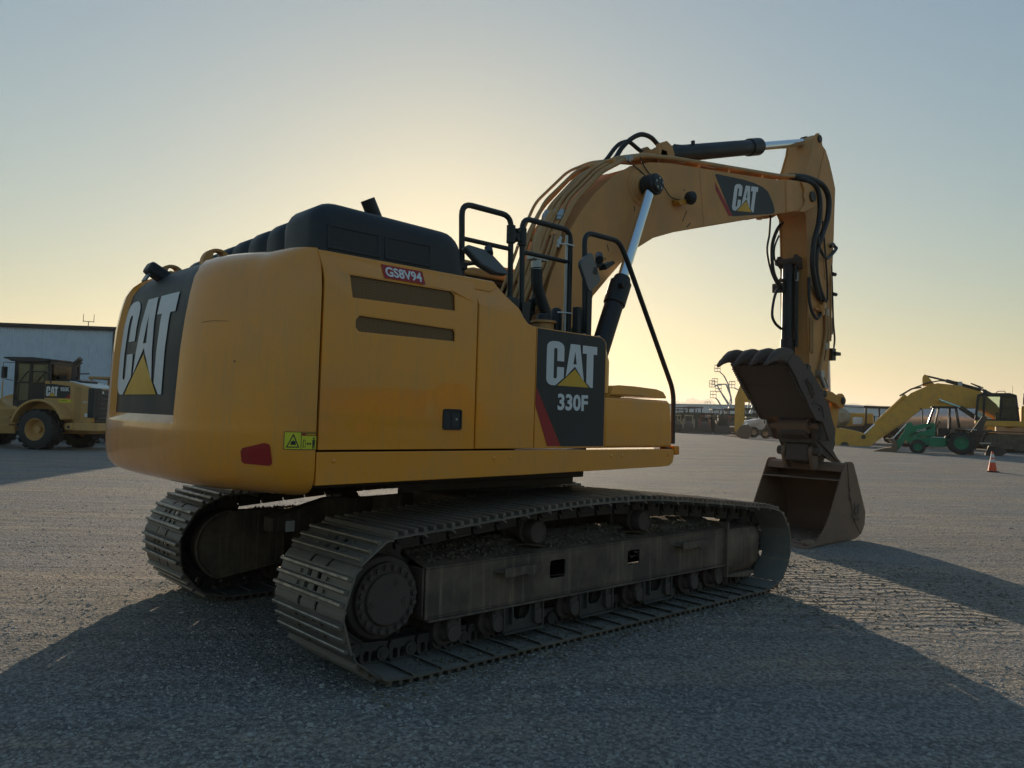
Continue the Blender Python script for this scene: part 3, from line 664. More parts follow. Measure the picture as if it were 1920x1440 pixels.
label_text('WARNING', 1.656, 1.487, .058, .009, 'label_yellow')
for sc_ in ([(.90, 2.140), (.99, 2.147), (1.12, 2.142), (1.12, 2.144), (.99, 2.1495), (.90, 2.142)], [(1.19, 1.90), (1.20, 1.90), (1.20, 1.91), (1.19, 1.91)]):
    cw_patch('scratch', sc_, 'rust_dark', CW, -.001)
# inventory sticker on the leaning edge of the door
def lean(x, z, e): return (x, -1.49+max(0, z-2.463)*.38-e, z)
m = MB(); m.add([lean(-2.212, 2.562, .004), lean(-1.895, 2.562, .004), lean(-1.888, 2.472, .004), lean(-2.205, 2.472, .004)], [(0, 1, 2, 3)])
gs = m.build('sticker', 'decal_red', door, 0, 0)
text_obj('GS8V94', lambda u, v: lean(-2.190+u, 2.484+v, .006), gs, 'decal_white', 'sticker_text', .03, .280, .066)

# ---- engine hood
def hood():
    def sec(y, ins, zt):
        x0, x1 = -2.655+ins, -1.485-ins; z0 = 2.575; zt = zt-ins
        pts = [(x0, z0)]
        r = .13
        for a in range(180, 89, -15): pts.append((x0+r+.05+(r+.05)*math.cos(R(a)), zt-r+r*math.sin(R(a))))
        r = .16
        for a in range(90, -1, -15): pts.append((x1-r-.02+(r)*math.cos(R(a))*1.05, zt-.02-r+r*math.sin(R(a))))
        pts.append((x1+.02, z0)); return [(p[0], y, p[1]) for p in pts]
    rings = []
    for y, i, z in ((-1.412, .115, 2.90), (-1.409, .07, 2.902), (-1.395, .035, 2.905), (-1.365, .012, 2.91), (-1.32, 0, 2.912), (-1.06, 0, 2.91), (-1.0, .012, 2.90), (-.97, .035, 2.885)): rings.append(sec(y, i, z))
    y = -.94; zt = 2.875
    for k in range(6):
        for dy, i in ((0, .035), (.03, .006), (.08, -.004), (.19, -.004), (.235, .01), (.26, .035)): rings.append(sec(y+dy, i+.02, zt+.02))
        y += .29; zt -= .012
    rings += [sec(1.0, .06, 2.82), sec(1.1, .15, 2.80)]
    m = MB().add([v for r_ in rings for v in r_], loft(rings).f)
    return m.build('engine_hood', 'black_plastic', EX, 0, 45)
H = hood()
for x0, x1 in ((-2.548, -2.212), (-2.140, -1.812)):
    o_ = [(x0-.022, 2.606), (x1+.018, 2.606), (x1+.018, 2.758), (x0-.022, 2.758)]; i_ = [(x0, 2.625), (x1, 2.625), (x1-.004, 2.742), (x0-.008, 2.742)]
    m = MB(); m.plate(o_, [i_], -1.4185, -1.405); fr = m.build('vent_frame', 'black_plastic', H, .006)
    m = MB(); m.plate(i_, [], -1.4145, -1.410); m.build('vent_mesh', 'mesh_black', fr, 0, 0)
m = MB(); m.tube([(-1.66, -.55, 2.80), (-1.67, -.55, 3.02), (-1.70, -.55, 3.10), (-1.775, -.55, 3.235)], .056, 18, .06)
ex = m.build('exhaust_stack', 'black', EX, 0)

# ---- handrails, mirrors
def rail(name, pts, r=.0215, f=.09, mat='black', parent=None): m = MB(); m.tube(pts, r, 12, f); return m.build(name, mat, parent or EX, 0, 60)
ra = rail('handrail', [(-1.435, -1.30, 2.52), (-1.46, -1.30, 3.135), (-.985, -1.30, 3.135), (-.97, -1.30, 2.35)])
rail('mid_bar', [(-1.445, -1.30, 2.885), (-.978, -1.30, 2.885)], .017, 0, parent=ra)
rb = rail('handrail', [(-.845, -1.30, 2.25), (-.870, -1.30, 3.145), (-.335, -1.30, 3.145), (-.330, -1.30, 2.25)])
rail('mid_bar', [(-.86, -1.30, 2.885), (-.33, -1.30, 2.885)], .017, 0, parent=rb)
m = MB(); m.cyl((-.982, -1.30, 2.93), (-.982, -1.30, 3.065), .034, 14); m.cyl((-.866, -1.30, 2.93), (-.866, -1.30, 3.065), .034, 14); m.bb((-.955, -1.315, 2.955), (-.893, -1.285, 3.05))
for z in (2.965, 3.035): m.cyl((-.925, -1.33, z), (-.925, -1.27, z), .018, 8)
m.build('rail_clamp', 'black', EX, .003)
rc = rail('handrail', [(-.222, -1.385, 2.25), (-.262, -1.385, 3.135), (.165, -1.385, 3.135), (.255, -1.39, 3.02), (.935, -1.42, 1.90), (.915, -1.435, 1.43)], .0215, .10)
m = MB(); m.bb((-1.005, -1.325, 2.30), (-.955, -1.275, 2.42)); m.bb((-.88, -1.34, 2.27), (-.80, -1.27, 2.50)); m.build('rail_base', 'black', EX, .004)
m = MB(); m.tube([(-.375, -1.30, 2.27), (-.375, -1.30, 3.10)], .012, 8); m.build('thin_tube', 'zinc', EX, 0)
m = MB()
for z in (2.47, 3.02): m.tube([(-.45, -1.29, z), (-.40, -1.33, z), (-.32, -1.33, z), (-.31, -1.28, z+.01)], .006, 6)
m.build('cable_tie', 'decal_white', EX, 0)
m = MB(); m.bb((-.245, -1.42, 2.27), (-.185, -1.36, 2.80)); m.bb((-.33, -1.40, 2.27), (-.285, -1.34, 2.52)); m.bb((-.27, -1.43, 2.80), (-.14, -1.37, 2.86)); mp = m.build('mirror_post', 'black', EX, .005)
m = MB(); m.prism(rrect(-.135, -.10, .135, .10, .04), -.014, .016); mi = m.build('mirror', 'mirror', EX, .006)
mi.location = (-.23, -1.42, 2.81); mi.rotation_euler = (R(4), R(52), R(12))
m = MB(); m.bb((-.17, -1.39, 2.88), (-.02, -1.35, 2.92)); m.cyl((-.10, -1.41, 2.93), (-.02, -1.33, 2.99), .035, 10); m.prism([(-.02, 2.86), (.09, 2.93), (.07, 2.95), (-.04, 2.90)], -1.42, -1.34); m.build('mirror_arm', 'black', EX, .004)
# rear side mirror and its bracket
m = MB(); m.bb((-1.665, -1.36, 2.58), (-1.55, -1.26, 2.74)); m.bb((-1.60, -1.34, 2.66), (-1.42, -1.30, 2.71)); m.tube([(-1.46, -1.33, 2.69), (-1.33, -1.345, 2.72), (-1.25, -1.36, 2.79)], .013, 8, .03)
m.build('mirror_bracket', 'black_plastic', EX, .006)
m = MB(); m.prism([(-.20, .03), (-.17, .055), (.02, .055), (.05, .04), (.20, -.06), (.195, -.085), (.06, -.10), (-.06, -.07)], -.03, .03); mi2 = m.build('mirror', 'mirror', EX, .012)
mi2.location = (-1.29, -1.37, 2.755); mi2.rotation_euler = (R(-12), R(4), 0)
m = MB(); m.cyl((-1.265, -1.39, 2.79), (-1.235, -1.34, 2.845), .03, 10); m.build('mirror_knob', 'black_plastic', EX, .003)
# tank top fittings
m = MB(); m.lathe((-.475, -1.16, 2.27), (0, 0, 1), [(0, .085), (.115, .085), (.116, .105), (.135, .105), (.14, .04)], 22); ff = m.build('filler_neck', 'yellow_old', EX, .003)
m = MB(); m.lathe((-.475, -1.16, 2.408), (0, 0, 1), [(0, .06), (.05, .055), (.055, .04)], 12); m.build('filler_cap', 'black_plastic', ff, .004)
m = MB(); m.lathe((-.155, -1.30, 2.28), (0, 0, 1), [(0, .05), (.20, .05), (.24, .035), (.25, .01)], 18); m.lathe((-.34, -1.17, 2.28), (0, 0, 1), [(0, .05), (.20, .05), (.24, .035), (.25, .01)], 18); m.build('filter_canister', 'black_plastic', EX, 0)
m = MB()
for x in (-.84, -.78, -.30, -.13): m.cyl((x, -1.44, 2.283), (x, -1.44, 2.303), .018, 8)
m.build('bolt', 'zinc', EX, 0)

# ---- operator cab on the far side
m = MB()
for x0, x1 in ((-.02, .05), (.85, .92), (1.80, 1.88)):
    for y0, y1 in ((.46, .52), (1.42, 1.48)): m.bb((x0, y0, 1.38), (x1, y1, 3.02))
m.bb((-.02, .46, 1.38), (1.88, 1.48, 1.95)); m.bb((-.02, .46, 2.98), (1.88, 1.48, 3.04))
cb = m.build('operator_cab', 'black', EX, .01)
m = MB(); m.prism([(-.04, 3.042), (-.02, 3.10), (.10, 3.13), (1.7, 3.13), (1.88, 3.09), (1.92, 3.042)], .44, 1.50); m.build('cab_roof', 'yellow_old', cb, .02)
m = MB(); m.bb((.05, .475, 1.95), (.85, .481, 2.98)); m.bb((.92, .475, 1.95), (1.80, .481, 2.98)); m.bb((.05, 1.455, 1.95), (.85, 1.461, 2.98)); m.bb((.92, 1.455, 1.95), (1.80, 1.461, 2.98)); m.bb((1.84, .52, 1.95), (1.846, 1.42, 2.98)); m.build('cab_glass', 'glass', cb, 0, 0)
rail('roof_rail', [(-.10, .46, 3.10), (-.10, .46, 3.17), (.95, .44, 3.17), (.95, .46, 3.10)], .02, .05, 'pipe')
m = MB(); m.bb((.5, .7, 1.4), (1.0, 1.2, 1.9)); m.bb((.42, .7, 1.85), (.56, 1.2, 2.6)); m.build('seat', 'black_plastic', cb, .05)

# ---- boom
BT = [(.02, 1.62), (-.02, 1.80), (.06, 2.0), (.29, 2.51), (.46, 3.02), (.66, 3.44), (.85, 3.71), (1.05, 3.94), (1.32, 4.18), (1.62, 4.37), (1.95, 4.49), (2.35, 4.575), (2.90, 4.655), (3.85, 4.795), (4.95, 4.965)]
BB = [(4.95, 4.53), (3.92, 4.235), (3.02, 3.975), (2.42, 3.795), (2.04, 3.66), (1.78, 3.51), (1.53, 3.325), (1.29, 3.10), (.98, 2.80), (.70, 2.45), (.48, 2.05), (.36, 1.70), (.22, 1.56)]
BT = [tuple(p) for p in BT]; full = BT+BB
def offs(poly, d):
    n = len(poly); out = []; A = sum(poly[i][0]*poly[(i+1) % n][1]-poly[(i+1) % n][0]*poly[i][1] for i in range(n)); sg = 1 if A > 0 else -1
    for i in range(n):
        a, b, c = Vector(poly[i-1]), Vector(poly[i]), Vector(poly[(i+1) % n]); t1, t2 = (b-a).normalized(), (c-b).normalized()
        nrm = Vector((-(t1.y+t2.y), t1.x+t2.x)); nrm = nrm.normalized()*sg; k = max(.5, nrm.dot(Vector((-t1.y, t1.x))*sg)); p = b+nrm*d/k; out.append((p.x, p.y))
    return out
m = MB(); m.prism(offs(full, .018), -.288, .288); BM = m.build('boom', 'yellow_old', EX, 0, 30)
for s in (-1, 1):
    m = MB(); m.prism(full, s*.289, s*.303); m.build('boom_side_plate', 'yellow_old', BM, .003, 30)
for (a, b), (c, d) in (((2.895, 4.64), (3.02, 3.985)), ((4.90, 4.945), (4.965, 4.56))):
    m = MB(); m.prism([(a-.006, b), (a+.006, b), (c+.006, d), (c-.006, d)], -.302, -.3065); m.build('weld_seam', 'yellow_old', BM, 0)
# tip casting and fork
tip = [(4.93, 4.972), (5.30, 5.03), (5.48, 5.06), (5.62, 5.065), (5.72, 5.03), (5.78, 4.95), (5.79, 4.85), (5.70, 4.74), (5.55, 4.665), (5.36, 4.62), (5.20, 4.60), (4.95, 4.525)]
for s in (-1, 1):
    m = MB(); m.prism(tip, s*.225, s*.316); m.build('boom_tip', 'yellow_old', BM, .012)
    m = MB(); m.prism([(5.30, 5.03), (5.36, 4.98), (5.40, 4.92), (5.38, 4.84), (5.42, 4.78), (5.38, 4.70), (5.30, 4.64), (5.28, 4.60), (5.40, 4.62), (5.70, 4.75), (5.79, 4.86), (5.76, 4.98), (5.65, 5.05), (5.48, 5.055)], s*.316, s*.345); m.build('tip_boss', 'yellow_old', BM, .01)
m = MB(); m.lathe((1.79, -.302, 4.17), (0, -1, 0), [(0, .20), (.006, .20), (.012, .185), (.014, .15), (.03, .14), (.035, .11), (.05, .10)], 36); m.build('pin_boss', 'yellow_old', BM, .003)
m = MB(); m.lathe((1.79, .302, 4.17), (0, 1, 0), [(0, .20), (.006, .20), (.012, .185), (.035, .11), (.05, .10)], 36); m.build('pin_boss', 'yellow_old', BM, .003)
# boom decal
dm = lambda u, v, e=-.3055: (u, e, v)
m = MB(); m.add([dm(*p) for p in [(3.225, 4.655), (3.30, 4.672), (3.55, 4.70), (3.85, 4.735), (4.12, 4.752), (4.35, 4.745), (4.47, 4.715), (4.60, 4.60), (4.655, 4.50), (4.64, 4.455), (4.55, 4.43), (3.62, 4.215)]], [tuple(range(12))]); bd = m.build('boom_decal', 'decal_black', BM, 0, 0)
m = MB(); m.add([dm(*p, -.3060) for p in [(3.222, 4.54), (3.225, 4.47), (3.50, 4.22), (3.615, 4.205), (3.70, 4.235)][0:0]+[(3.228, 4.56), (3.245, 4.47), (3.545, 4.205), (3.63, 4.222)]], [(0, 1, 2, 3)]); m.build('red_stripe', 'decal_red', bd, 0, 0)
cat_logo(lambda u, v: (3.60+.56*u+.075*v, -.3075, 4.285+.395*v+.085*u), bd)

# boom cylinders
def hyd(name, a, b, g, rt, rr, rod_end, parent=EX, tube_mat='black', head=1.16):
    a, b = Vector(a), Vector(b); d = (b-a); L = d.length; u = d/L; gp = a+u*g
    m = MB(); m.lathe(a, u, [(0, rt*.9), (.05, rt), (g-.30, rt), (g-.295, rt*head), (g-.04, rt*head), (g-.035, rt*.93), (g, rt*.93), (g+.03, rt*.8)], 28)
    c = m.build(name, tube_mat, parent, .004)
    m = MB(); m.cyl(gp, b-u*rod_end, rr, 24); m.build('rod', 'chrome', c, 0)
    return c, u
for s in (-1, 1):
    c, u = hyd('boom_cylinder', (.70, s*.45, 1.55), (1.80, s*.45, 4.17), 1.66, .098, .056, .09)
    m = MB(); m.lathe((1.80, s*.37, 4.17), (0, s, 0), [(0, .105), (.01, .115), (.15, .115), (.16, .10), (.165, .085), (.185, .085)], 26); eye = m.build('rod_eye', 'black', c, .006)
    for k in range(5):
        a = k/5*6.283+.3; q = MB(); q.cyl((1.80+.055*math.cos(a), s*.552, 4.17+.055*math.sin(a)), (1.80+.055*math.cos(a), s*.562, 4.17+.055*math.sin(a)), .012, 6); q.build('bolt', 'zinc', c, 0)
    m = MB(); m.cyl((1.25, s*.45-.08, 2.98), (1.16, s*.45-.13, 3.02), .03, 8); m.build('port_fitting', 'black', c, .003)
# stick cylinder on top of the boom
sc, u = hyd('stick_cylinder', (2.45, 0, 4.76), (6.07, 0, 5.87), 2.42, .102, .060, .08)
m = MB(); m.cyl((6.07, -.13, 5.87), (6.07, .13, 5.87), .075, 20); m.bb((6.0, -.05, 5.80), (6.14, .05, 5.94)); m.build('rod_eye', 'black', sc, .006)
m = MB(); m.prism([(2.30, 4.56), (2.36, 4.86), (2.45, 4.90), (2.56, 4.86), (2.68, 4.62)], -.16, -.12); m.prism([(2.30, 4.56), (2.36, 4.86), (2.45, 4.90), (2.56, 4.86), (2.68, 4.62)], .12, .16); m.build('cylinder_lug', 'yellow_old', BM, .008)
m = MB(); m.tube([(2.75, -.04, 4.95), (2.95, -.04, 4.99), (4.4, -.04, 5.44)], .018, 8, .05); m.cyl((3.12, -.05, 5.02), (3.12, -.05, 5.10), .025, 8); m.build('port_line', 'black', sc, 0)

# steel pipes and hoses along the boom
PIPE = [(.02, 2.05), (.28, 2.66), (.52, 3.20), (.62, 3.50), (.80, 3.80), (1.20, 4.20), (1.55, 4.41), (1.90, 4.55), (2.45, 4.655), (4.85, 5.01), (5.25, 5.10)]
PIPE2 = [(.04, 2.05), (.24, 2.60), (.44, 3.06), (.64, 3.56), (.78, 3.84), (1.24, 4.27), (1.58, 4.45), (2.10, 4.62), (2.5, 4.68), (3.30, 4.81), (3.9, 4.87), (4.85, 5.01), (5.3, 5.09)]
def curve_off(P, o):
    out = []
    for i, p in enumerate(P):
        a = Vector(P[max(0, i-1)]); b = Vector(P[min(len(P)-1, i+1)]); t = (b-a).normalized(); n = Vector((-t.y, t.x)); out.append((p[0]+n.x*o, p[1]+n.y*o))
    return out
for y, P, o, r in ((-.255, PIPE, .015, .027), (-.19, PIPE2, .01, .020), (-.135, PIPE2, .035, .020), (-.065, PIPE, .03, .026), (-.005, PIPE2, .01, .018), (.055, PIPE, .03, .026), (.12, PIPE2, .045, .018), (.175, PIPE, .04, .022), (.235, PIPE2, .065, .016)):
    Q = curve_off(P, o); pts = []
    for i, (x, z) in enumerate(Q):
        yy = y
        if i >= len(Q)-3: yy = y*1.0
        if i == 1: yy = y+random.uniform(-.02, .02)
        pts.append((x, yy, z))
    m = MB(); m.tube(pts, r, 10, .10); m.build('boom_pipe', 'pipe', BM, 0, 60)
for (x, z) in ((.44, 3.0), (.62, 3.46), (1.42, 4.35), (2.95, 4.71), (3.6, 4.80), (4.4, 4.92)):
    m = MB()
    if x < 1:
        m.box((x-.03, 0, z), (.05, .54, .04), Matrix.Rotation(R(-62), 3, 'Y'))
    else: m.box((x, 0, z+.02), (.05, .52, .09), Matrix.Rotation(R(-12 if x > 2 else -28), 3, 'Y'))
    m.build('pipe_bracket', 'yellow_old', BM, .004)
for y, x, z in ((-.19, .68, 3.66), (-.065, .70, 3.68), (.055, .71, 3.70), (-.255, .58, 3.36), (-.22, .61, 3.42), (-.255, 1.62, 4.455)):
    m = MB(); q = Vector((.42, 0, .9)).normalized() if x < 1 else Vector((.95, 0, .3)).normalized(); p = Vector((x, y, z)); m.cyl(p-q*.06, p+q*.06, .034, 12); m.cyl(p-q*.02, p+q*.02, .042, 6); m.build('pipe_coupling', 'zinc', BM, 0)
# corrugated conduit and flange near the boom foot
m = MB(); pts = [Vector((.14, -.42, 3.02)), Vector((.145, -.43, 2.85)), Vector((.22, -.45, 2.66)), Vector((.34, -.50, 2.42)), Vector((.40, -.52, 2.2))]
m.tube(pts, .048, 12, .12)
P = []
for i in range(len(pts)-1):
    for k in range(9): P.append(pts[i].lerp(pts[i+1], k/9))
for i in range(0, len(P)-1): dv = (P[i+1]-P[i]).normalized(); m.cyl(P[i], P[i]+dv*.010, .056, 12)
m.build('conduit', 'hose', BM, 0)
m = MB(); m.cyl((.14, -.42, 3.0), (.14, -.42, 3.10), .05, 14); m.bb((.06, -.47, 3.09), (.24, -.37, 3.14)); m.build('flange', 'zinc', BM, .006)
m = MB(); m.tube([(.15, -.40, 3.12), (.20, -.36, 3.32), (.42, -.33, 3.62)], .034, 10, .1); m.build('boom_pipe', 'pipe', BM, 0)
m = MB()
for k in range(9):
    t = k/8; m.box((.06+.17*t+random.uniform(-.01, .01), -.345, 2.44+.36*t), (.07, .05, .075), Matrix.Rotation(random.uniform(0, 1.5), 3, 'Y'))
m.build('hose_guard', 'black', BM, .006)
# black hoses over the hump of the boom
def hose(pts, r=.022, f=.12, parent=None, mat='hose'):
    P = [Vector(p) for p in pts]; Q = []
    for i in range(len(P)-1):
        a, b, c, d = P[max(0, i-1)], P[i], P[i+1], P[min(len(P)-1, i+2)]
        for k in range(7):
            t = k/7; Q.append(.5*((2*b)+(c-a)*t+(2*a-5*b+4*c-d)*t*t+(3*b-a-3*c+d)*t**3))
    Q.append(P[-1]); m = MB(); m.tube(Q, r, 10); return m.build('hydraulic_hose', mat, parent or BM, 0, 80)
hose([(1.66, .06, 4.47), (1.78, .05, 4.58), (1.88, .04, 4.72), (1.99, 0, 4.84), (2.12, -.04, 4.915), (2.28, -.05, 4.92), (2.42, -.04, 4.88), (2.55, -.02, 4.87), (2.66, 0, 4.90), (2.72, .01, 4.86)], .028)
hose([(1.62, .18, 4.46), (1.76, .17, 4.58), (1.90, .16, 4.75), (2.0, .15, 4.83), (2.12, .14, 4.87), (2.26, .12, 4.82), (2.36, .10, 4.78)], .025)
m = MB(); m.bb((2.28, -.16, 4.70), (2.46, .10, 4.78)); m.cyl((2.34, -.12, 4.77), (2.34, -.12, 4.84), .03, 8); m.build('hose_manifold', 'yellow_old', BM, .006)
m = MB(); m.cyl((2.62, -.02, 4.86), (2.75, .0, 4.88), .036, 8); m.build('hose_end', 'zinc', BM, 0)
# boom work lamp and wiring
hose([(1.55, -.315, 4.40), (1.72, -.32, 4.36), (1.86, -.33, 4.30), (1.94, -.345, 4.22)], .006)
hose([(1.77, -.31, 4.50), (1.86, -.315, 4.40), (1.98, -.32, 4.33), (2.10, -.32, 4.31), (2.20, -.325, 4.25), (2.32, -.335, 4.17), (2.52, -.36, 4.17), (2.60, -.38, 4.2)], .006)
m = MB(); m.tube([(2.38, -.30, 4.16), (2.44, -.36, 4.14), (2.52, -.38, 4.16)], .016, 6); m.prism([(2.36, 4.12), (2.40, 4.09), (2.52, 4.12), (2.55, 4.17), (2.46, 4.17)], -.40, -.31); lp = m.build('lamp_bracket', 'yellow_in', BM, .003)
m = MB(); m.lathe((2.50, -.42, 4.19), (.80, -.10, .10), [(0, .04), (.02, .068), (.06, .078), (.075, .078), (.08, .06)], 20); m.build('work_lamp', 'black_plastic', lp, .003)
for (x, z, l, a) in ((1.28, 3.42, .07, 70), (1.24, 3.30, .03, 20), (1.62, 3.44, .10, 95), (2.62, 4.02, .16, -60), (2.70, 3.93, .10, -40), (1.70, 3.92, .06, 80), (2.60, 4.32, .03, 10)):
    m = MB(); m.box((x, -.3045, z), (l, .002, .012), Matrix.Rotation(R(a), 3, 'Y')); m.build('paint_chip', 'rust_dark', BM, 0)

# ---- stick
ST = [(5.99, 5.935), (5.91, 5.86), (5.86, 5.66), (5.74, 5.40), (5.60, 5.16), (5.53, 4.92), (5.58, 4.76), (5.70, 4.66), (5.745, 4.3), (5.76, 4.0), (5.80, 3.2), (5.86, 2.6), (5.95, 1.75), (6.03, 1.60), (6.15, 1.54), (6.28, 1.60), (6.34, 1.72), (6.43, 2.3), (6.49, 2.8), (6.515, 3.5), (6.53, 4.05), (6.555, 4.45), (6.585, 4.74), (6.60, 5.02), (6.61, 5.24), (6.52, 5.42), (6.40, 5.62), (6.28, 5.76), (6.18, 5.80), (6.14, 5.90), (6.07, 5.96)]
low = [p for p in ST]
m = MB(); m.prism(offs(ST, .02), -.195, .195); SK = m.build('stick', 'yellow_old', EX, 0, 30)
for s in (-1, 1):
    m = MB(); m.prism(ST, s*.196, s*.212); m.build('stick_side_plate', 'yellow_old', SK, .003, 30)
m = MB(); m.prism([(5.76, 5.42), (6.22, 5.79), (6.28, 5.77), (6.60, 5.26), (6.59, 4.9), (6.55, 4.5), (6.50, 4.0), (6.30, 3.9), (6.05, 4.1), (5.95, 4.5), (6.06, 4.9), (5.98, 5.1), (5.85, 5.2)][0:0]+[(6.24, 5.765), (6.585, 5.25), (6.56, 4.5), (6.51, 3.72), (6.30, 3.82), (6.22, 4.3), (6.18, 4.9), (6.05, 5.3)], -.2125, -.222); m.build('reinforcing_plate', 'yellow_old', SK, .004)
m = MB(); m.cyl((6.07, -.235, 5.87), (6.07, -.20, 5.87), .055, 18); m.cyl((5.60, -.375, 4.88), (5.60, .375, 4.88), .075, 22); m.build('pin', 'steel_dark', SK, .003)
# bucket cylinder behind the stick
bc, u = hyd('bucket_cylinder', (6.66, 0, 4.95), (6.90, 0, 2.06), 1.95, .085, .045, .07)
m = MB(); m.prism([(6.54, 5.15), (6.72, 5.05), (6.74, 4.88), (6.56, 4.72)], -.13, .13); m.build('cylinder_lug', 'yellow_old', SK, .01)
# thumb cylinder on the front face
tc, u = hyd('thumb_cylinder', (5.66, .02, 3.97), (5.66, .02, 2.40), 1.40, .088, .05, .06)
m = MB(); m.prism([(5.60, 3.95), (5.55, 4.02), (5.60, 4.09), (5.76, 4.06), (5.80, 3.9), (5.70, 3.90)], -.13, -.09); m.prism([(5.60, 3.95), (5.55, 4.02), (5.60, 4.09), (5.76, 4.06), (5.80, 3.9), (5.70, 3.90)], .13, .17); m.cyl((5.62, -.16, 4.0), (5.62, .20, 4.0), .045, 14); m.build('thumb_lug', 'rust_dark', SK, .008)
m = MB(); m.tube([(5.64, -.11, 3.90), (5.64, -.115, 3.5), (5.66, -.115, 2.75)], .028, 8); m.cyl((5.64, -.11, 3.86), (5.64, -.11, 3.72), .034, 8); m.build('port_line', 'black', tc, 0)
m = MB(); m.cyl((5.64, -.12, 3.83), (5.64, -.12, 3.70), .030, 6); m.build('fitting', 'zinc', tc, 0)
# stick hoses
SH_ = [([(5.20, -.22, 5.11), (5.45, -.27, 5.15), (5.70, -.30, 5.16), (5.98, -.33, 5.12), (6.13, -.34, 4.96), (6.10, -.34, 4.67), (5.94, -.34, 4.40), (5.81, -.33, 4.15), (5.82, -.31, 3.91), (5.92, -.29, 3.72), (6.08, -.27, 3.55), (6.22, -.26, 3.46)], .040),
       ([(5.2, -.15, 5.12), (5.45, -.30, 5.10), (5.70, -.36, 5.04), (5.80, -.37, 4.83), (5.76, -.37, 4.51), (5.66, -.36, 4.26), (5.66, -.34, 3.95), (5.78, -.31, 3.74), (5.92, -.28, 3.60), (6.08, -.25, 3.48)], .036),
       ([(5.72, -.37, 4.45), (5.80, -.36, 4.22), (5.98, -.33, 4.13), (6.15, -.30, 4.10), (6.33, -.27, 4.15), (6.58, -.25, 4.31), (6.64, -.2, 4.36), (6.50, -.24, 4.37), (6.38, -.26, 4.31)], .024),
       ([(5.95, -.34, 4.6), (6.12, -.30, 4.2), (6.28, -.26, 3.8), (6.34, -.24, 3.5)], .013),
       ([(5.05, -.02, 4.56), (5.03, -.02, 4.29), (5.01, 0, 4.06), (5.12, 0, 3.80), (5.32, .02, 3.64), (5.60, .08, 3.56)], .015),
       ([(5.60, .1, 4.58), (5.38, .06, 4.42), (5.21, .03, 4.20), (5.14, 0, 4.0), (5.20, 0, 3.77), (5.38, .02, 3.65), (5.60, .08, 3.60)], .026),
       ([(5.62, .16, 4.40), (5.52, .17, 4.22), (5.52, .17, 4.05), (5.60, .15, 3.95)], .014),
       ([(5.60, .10, 3.62), (5.41, .06, 3.56), (5.28, .04, 3.38), (5.23, .03, 3.18), (5.32, .03, 3.07), (5.58, .08, 3.02)], .020),
       ([(5.72, -.26, 3.75), (5.70, -.28, 3.43), (5.78, -.29, 3.25), (5.94, -.28, 3.18), (6.08, -.26, 3.26), (6.17, -.25, 3.40)], .022),
       ([(6.50, -.22, 4.05), (6.54, -.225, 3.5), (6.57, -.225, 3.2), (6.63, -.22, 2.95), (6.62, -.21, 2.8)], .014)]
for p, r in SH_: hose(p, r, parent=SK)
m = MB(); m.bb((5.52, .03, 3.55), (5.60, .20, 3.68)); m.cyl((5.50, .06, 3.72), (5.62, .06, 3.72), .03, 8); m.build('hose_clamp', 'steel_dark', SK, .004)
for pts, r in (([(6.26, -.245, 3.48), (6.30, -.245, 3.0), (6.20, -.245, 2.65), (6.10, -.245, 2.42)], .024), ([(6.34, -.245, 3.4), (6.38, -.245, 2.95), (6.28, -.245, 2.60)], .020), ([(6.45, -.24, 3.9), (6.46, -.24, 2.9)], .013), ([(5.90, -.232, 3.15), (5.92, -.232, 2.68)], .02), ([(5.84, -.232, 3.18), (5.86, -.232, 2.70)], .014)):
    m = MB(); m.tube(pts, r, 8, .08); m.build('stick_pipe', 'pipe', SK, 0, 60)
for p in ((6.20, -.25, 3.46), (6.30, -.25, 3.36), (6.27, -.25, 2.86), (6.14, -.26, 3.36)):
    m = MB(); m.cyl(p, (p[0]+.01, p[1], p[2]-.10), .034, 8); m.build('fitting', 'zinc', SK, 0)
m = MB(); m.bb((6.06, -.29, 3.30), (6.16, -.212, 3.40)); m.bb((5.96, -.25, 3.315), (6.08, -.212, 3.35)); m.cyl((6.12, -.30, 3.44), (6.10, -.28, 3.24), .022, 8); m.build('valve_block', 'yellow_old', SK, .004)
m = MB(); m.bb((6.50, -.25, 2.62), (6.62, -.15, 2.80)); m.bb((6.55, -.28, 2.70), (6.72, -.20, 2.75)); m.cyl((6.50, -.24, 3.92), (6.58, -.24, 3.92), .03, 8); m.cyl((6.52, -.24, 3.62), (6.62, -.24, 3.62), .028, 8); m.build('hose_bracket', 'black', SK, .004)
m = MB(); m.bb((6.05, -.30, 2.34), (6.16, -.212, 2.44)); m.cyl((6.04, -.28, 2.38), (6.16, -.30, 2.20), .034, 8); m.tube([(6.10, -.27, 2.42), (6.24, -.28, 2.30), (6.32, -.28, 2.18), (6.16, -.28, 2.20)], .012, 6, .03); m.build('valve_block', 'zinc', SK, .004)
m = MB()
for k, z in enumerate((2.80, 2.84, 2.88)): m.bb((5.99, -.2165, z), (6.03, -.2125, z+.015))
m.build('plate_marks', 'yellow_in', SK, 0)

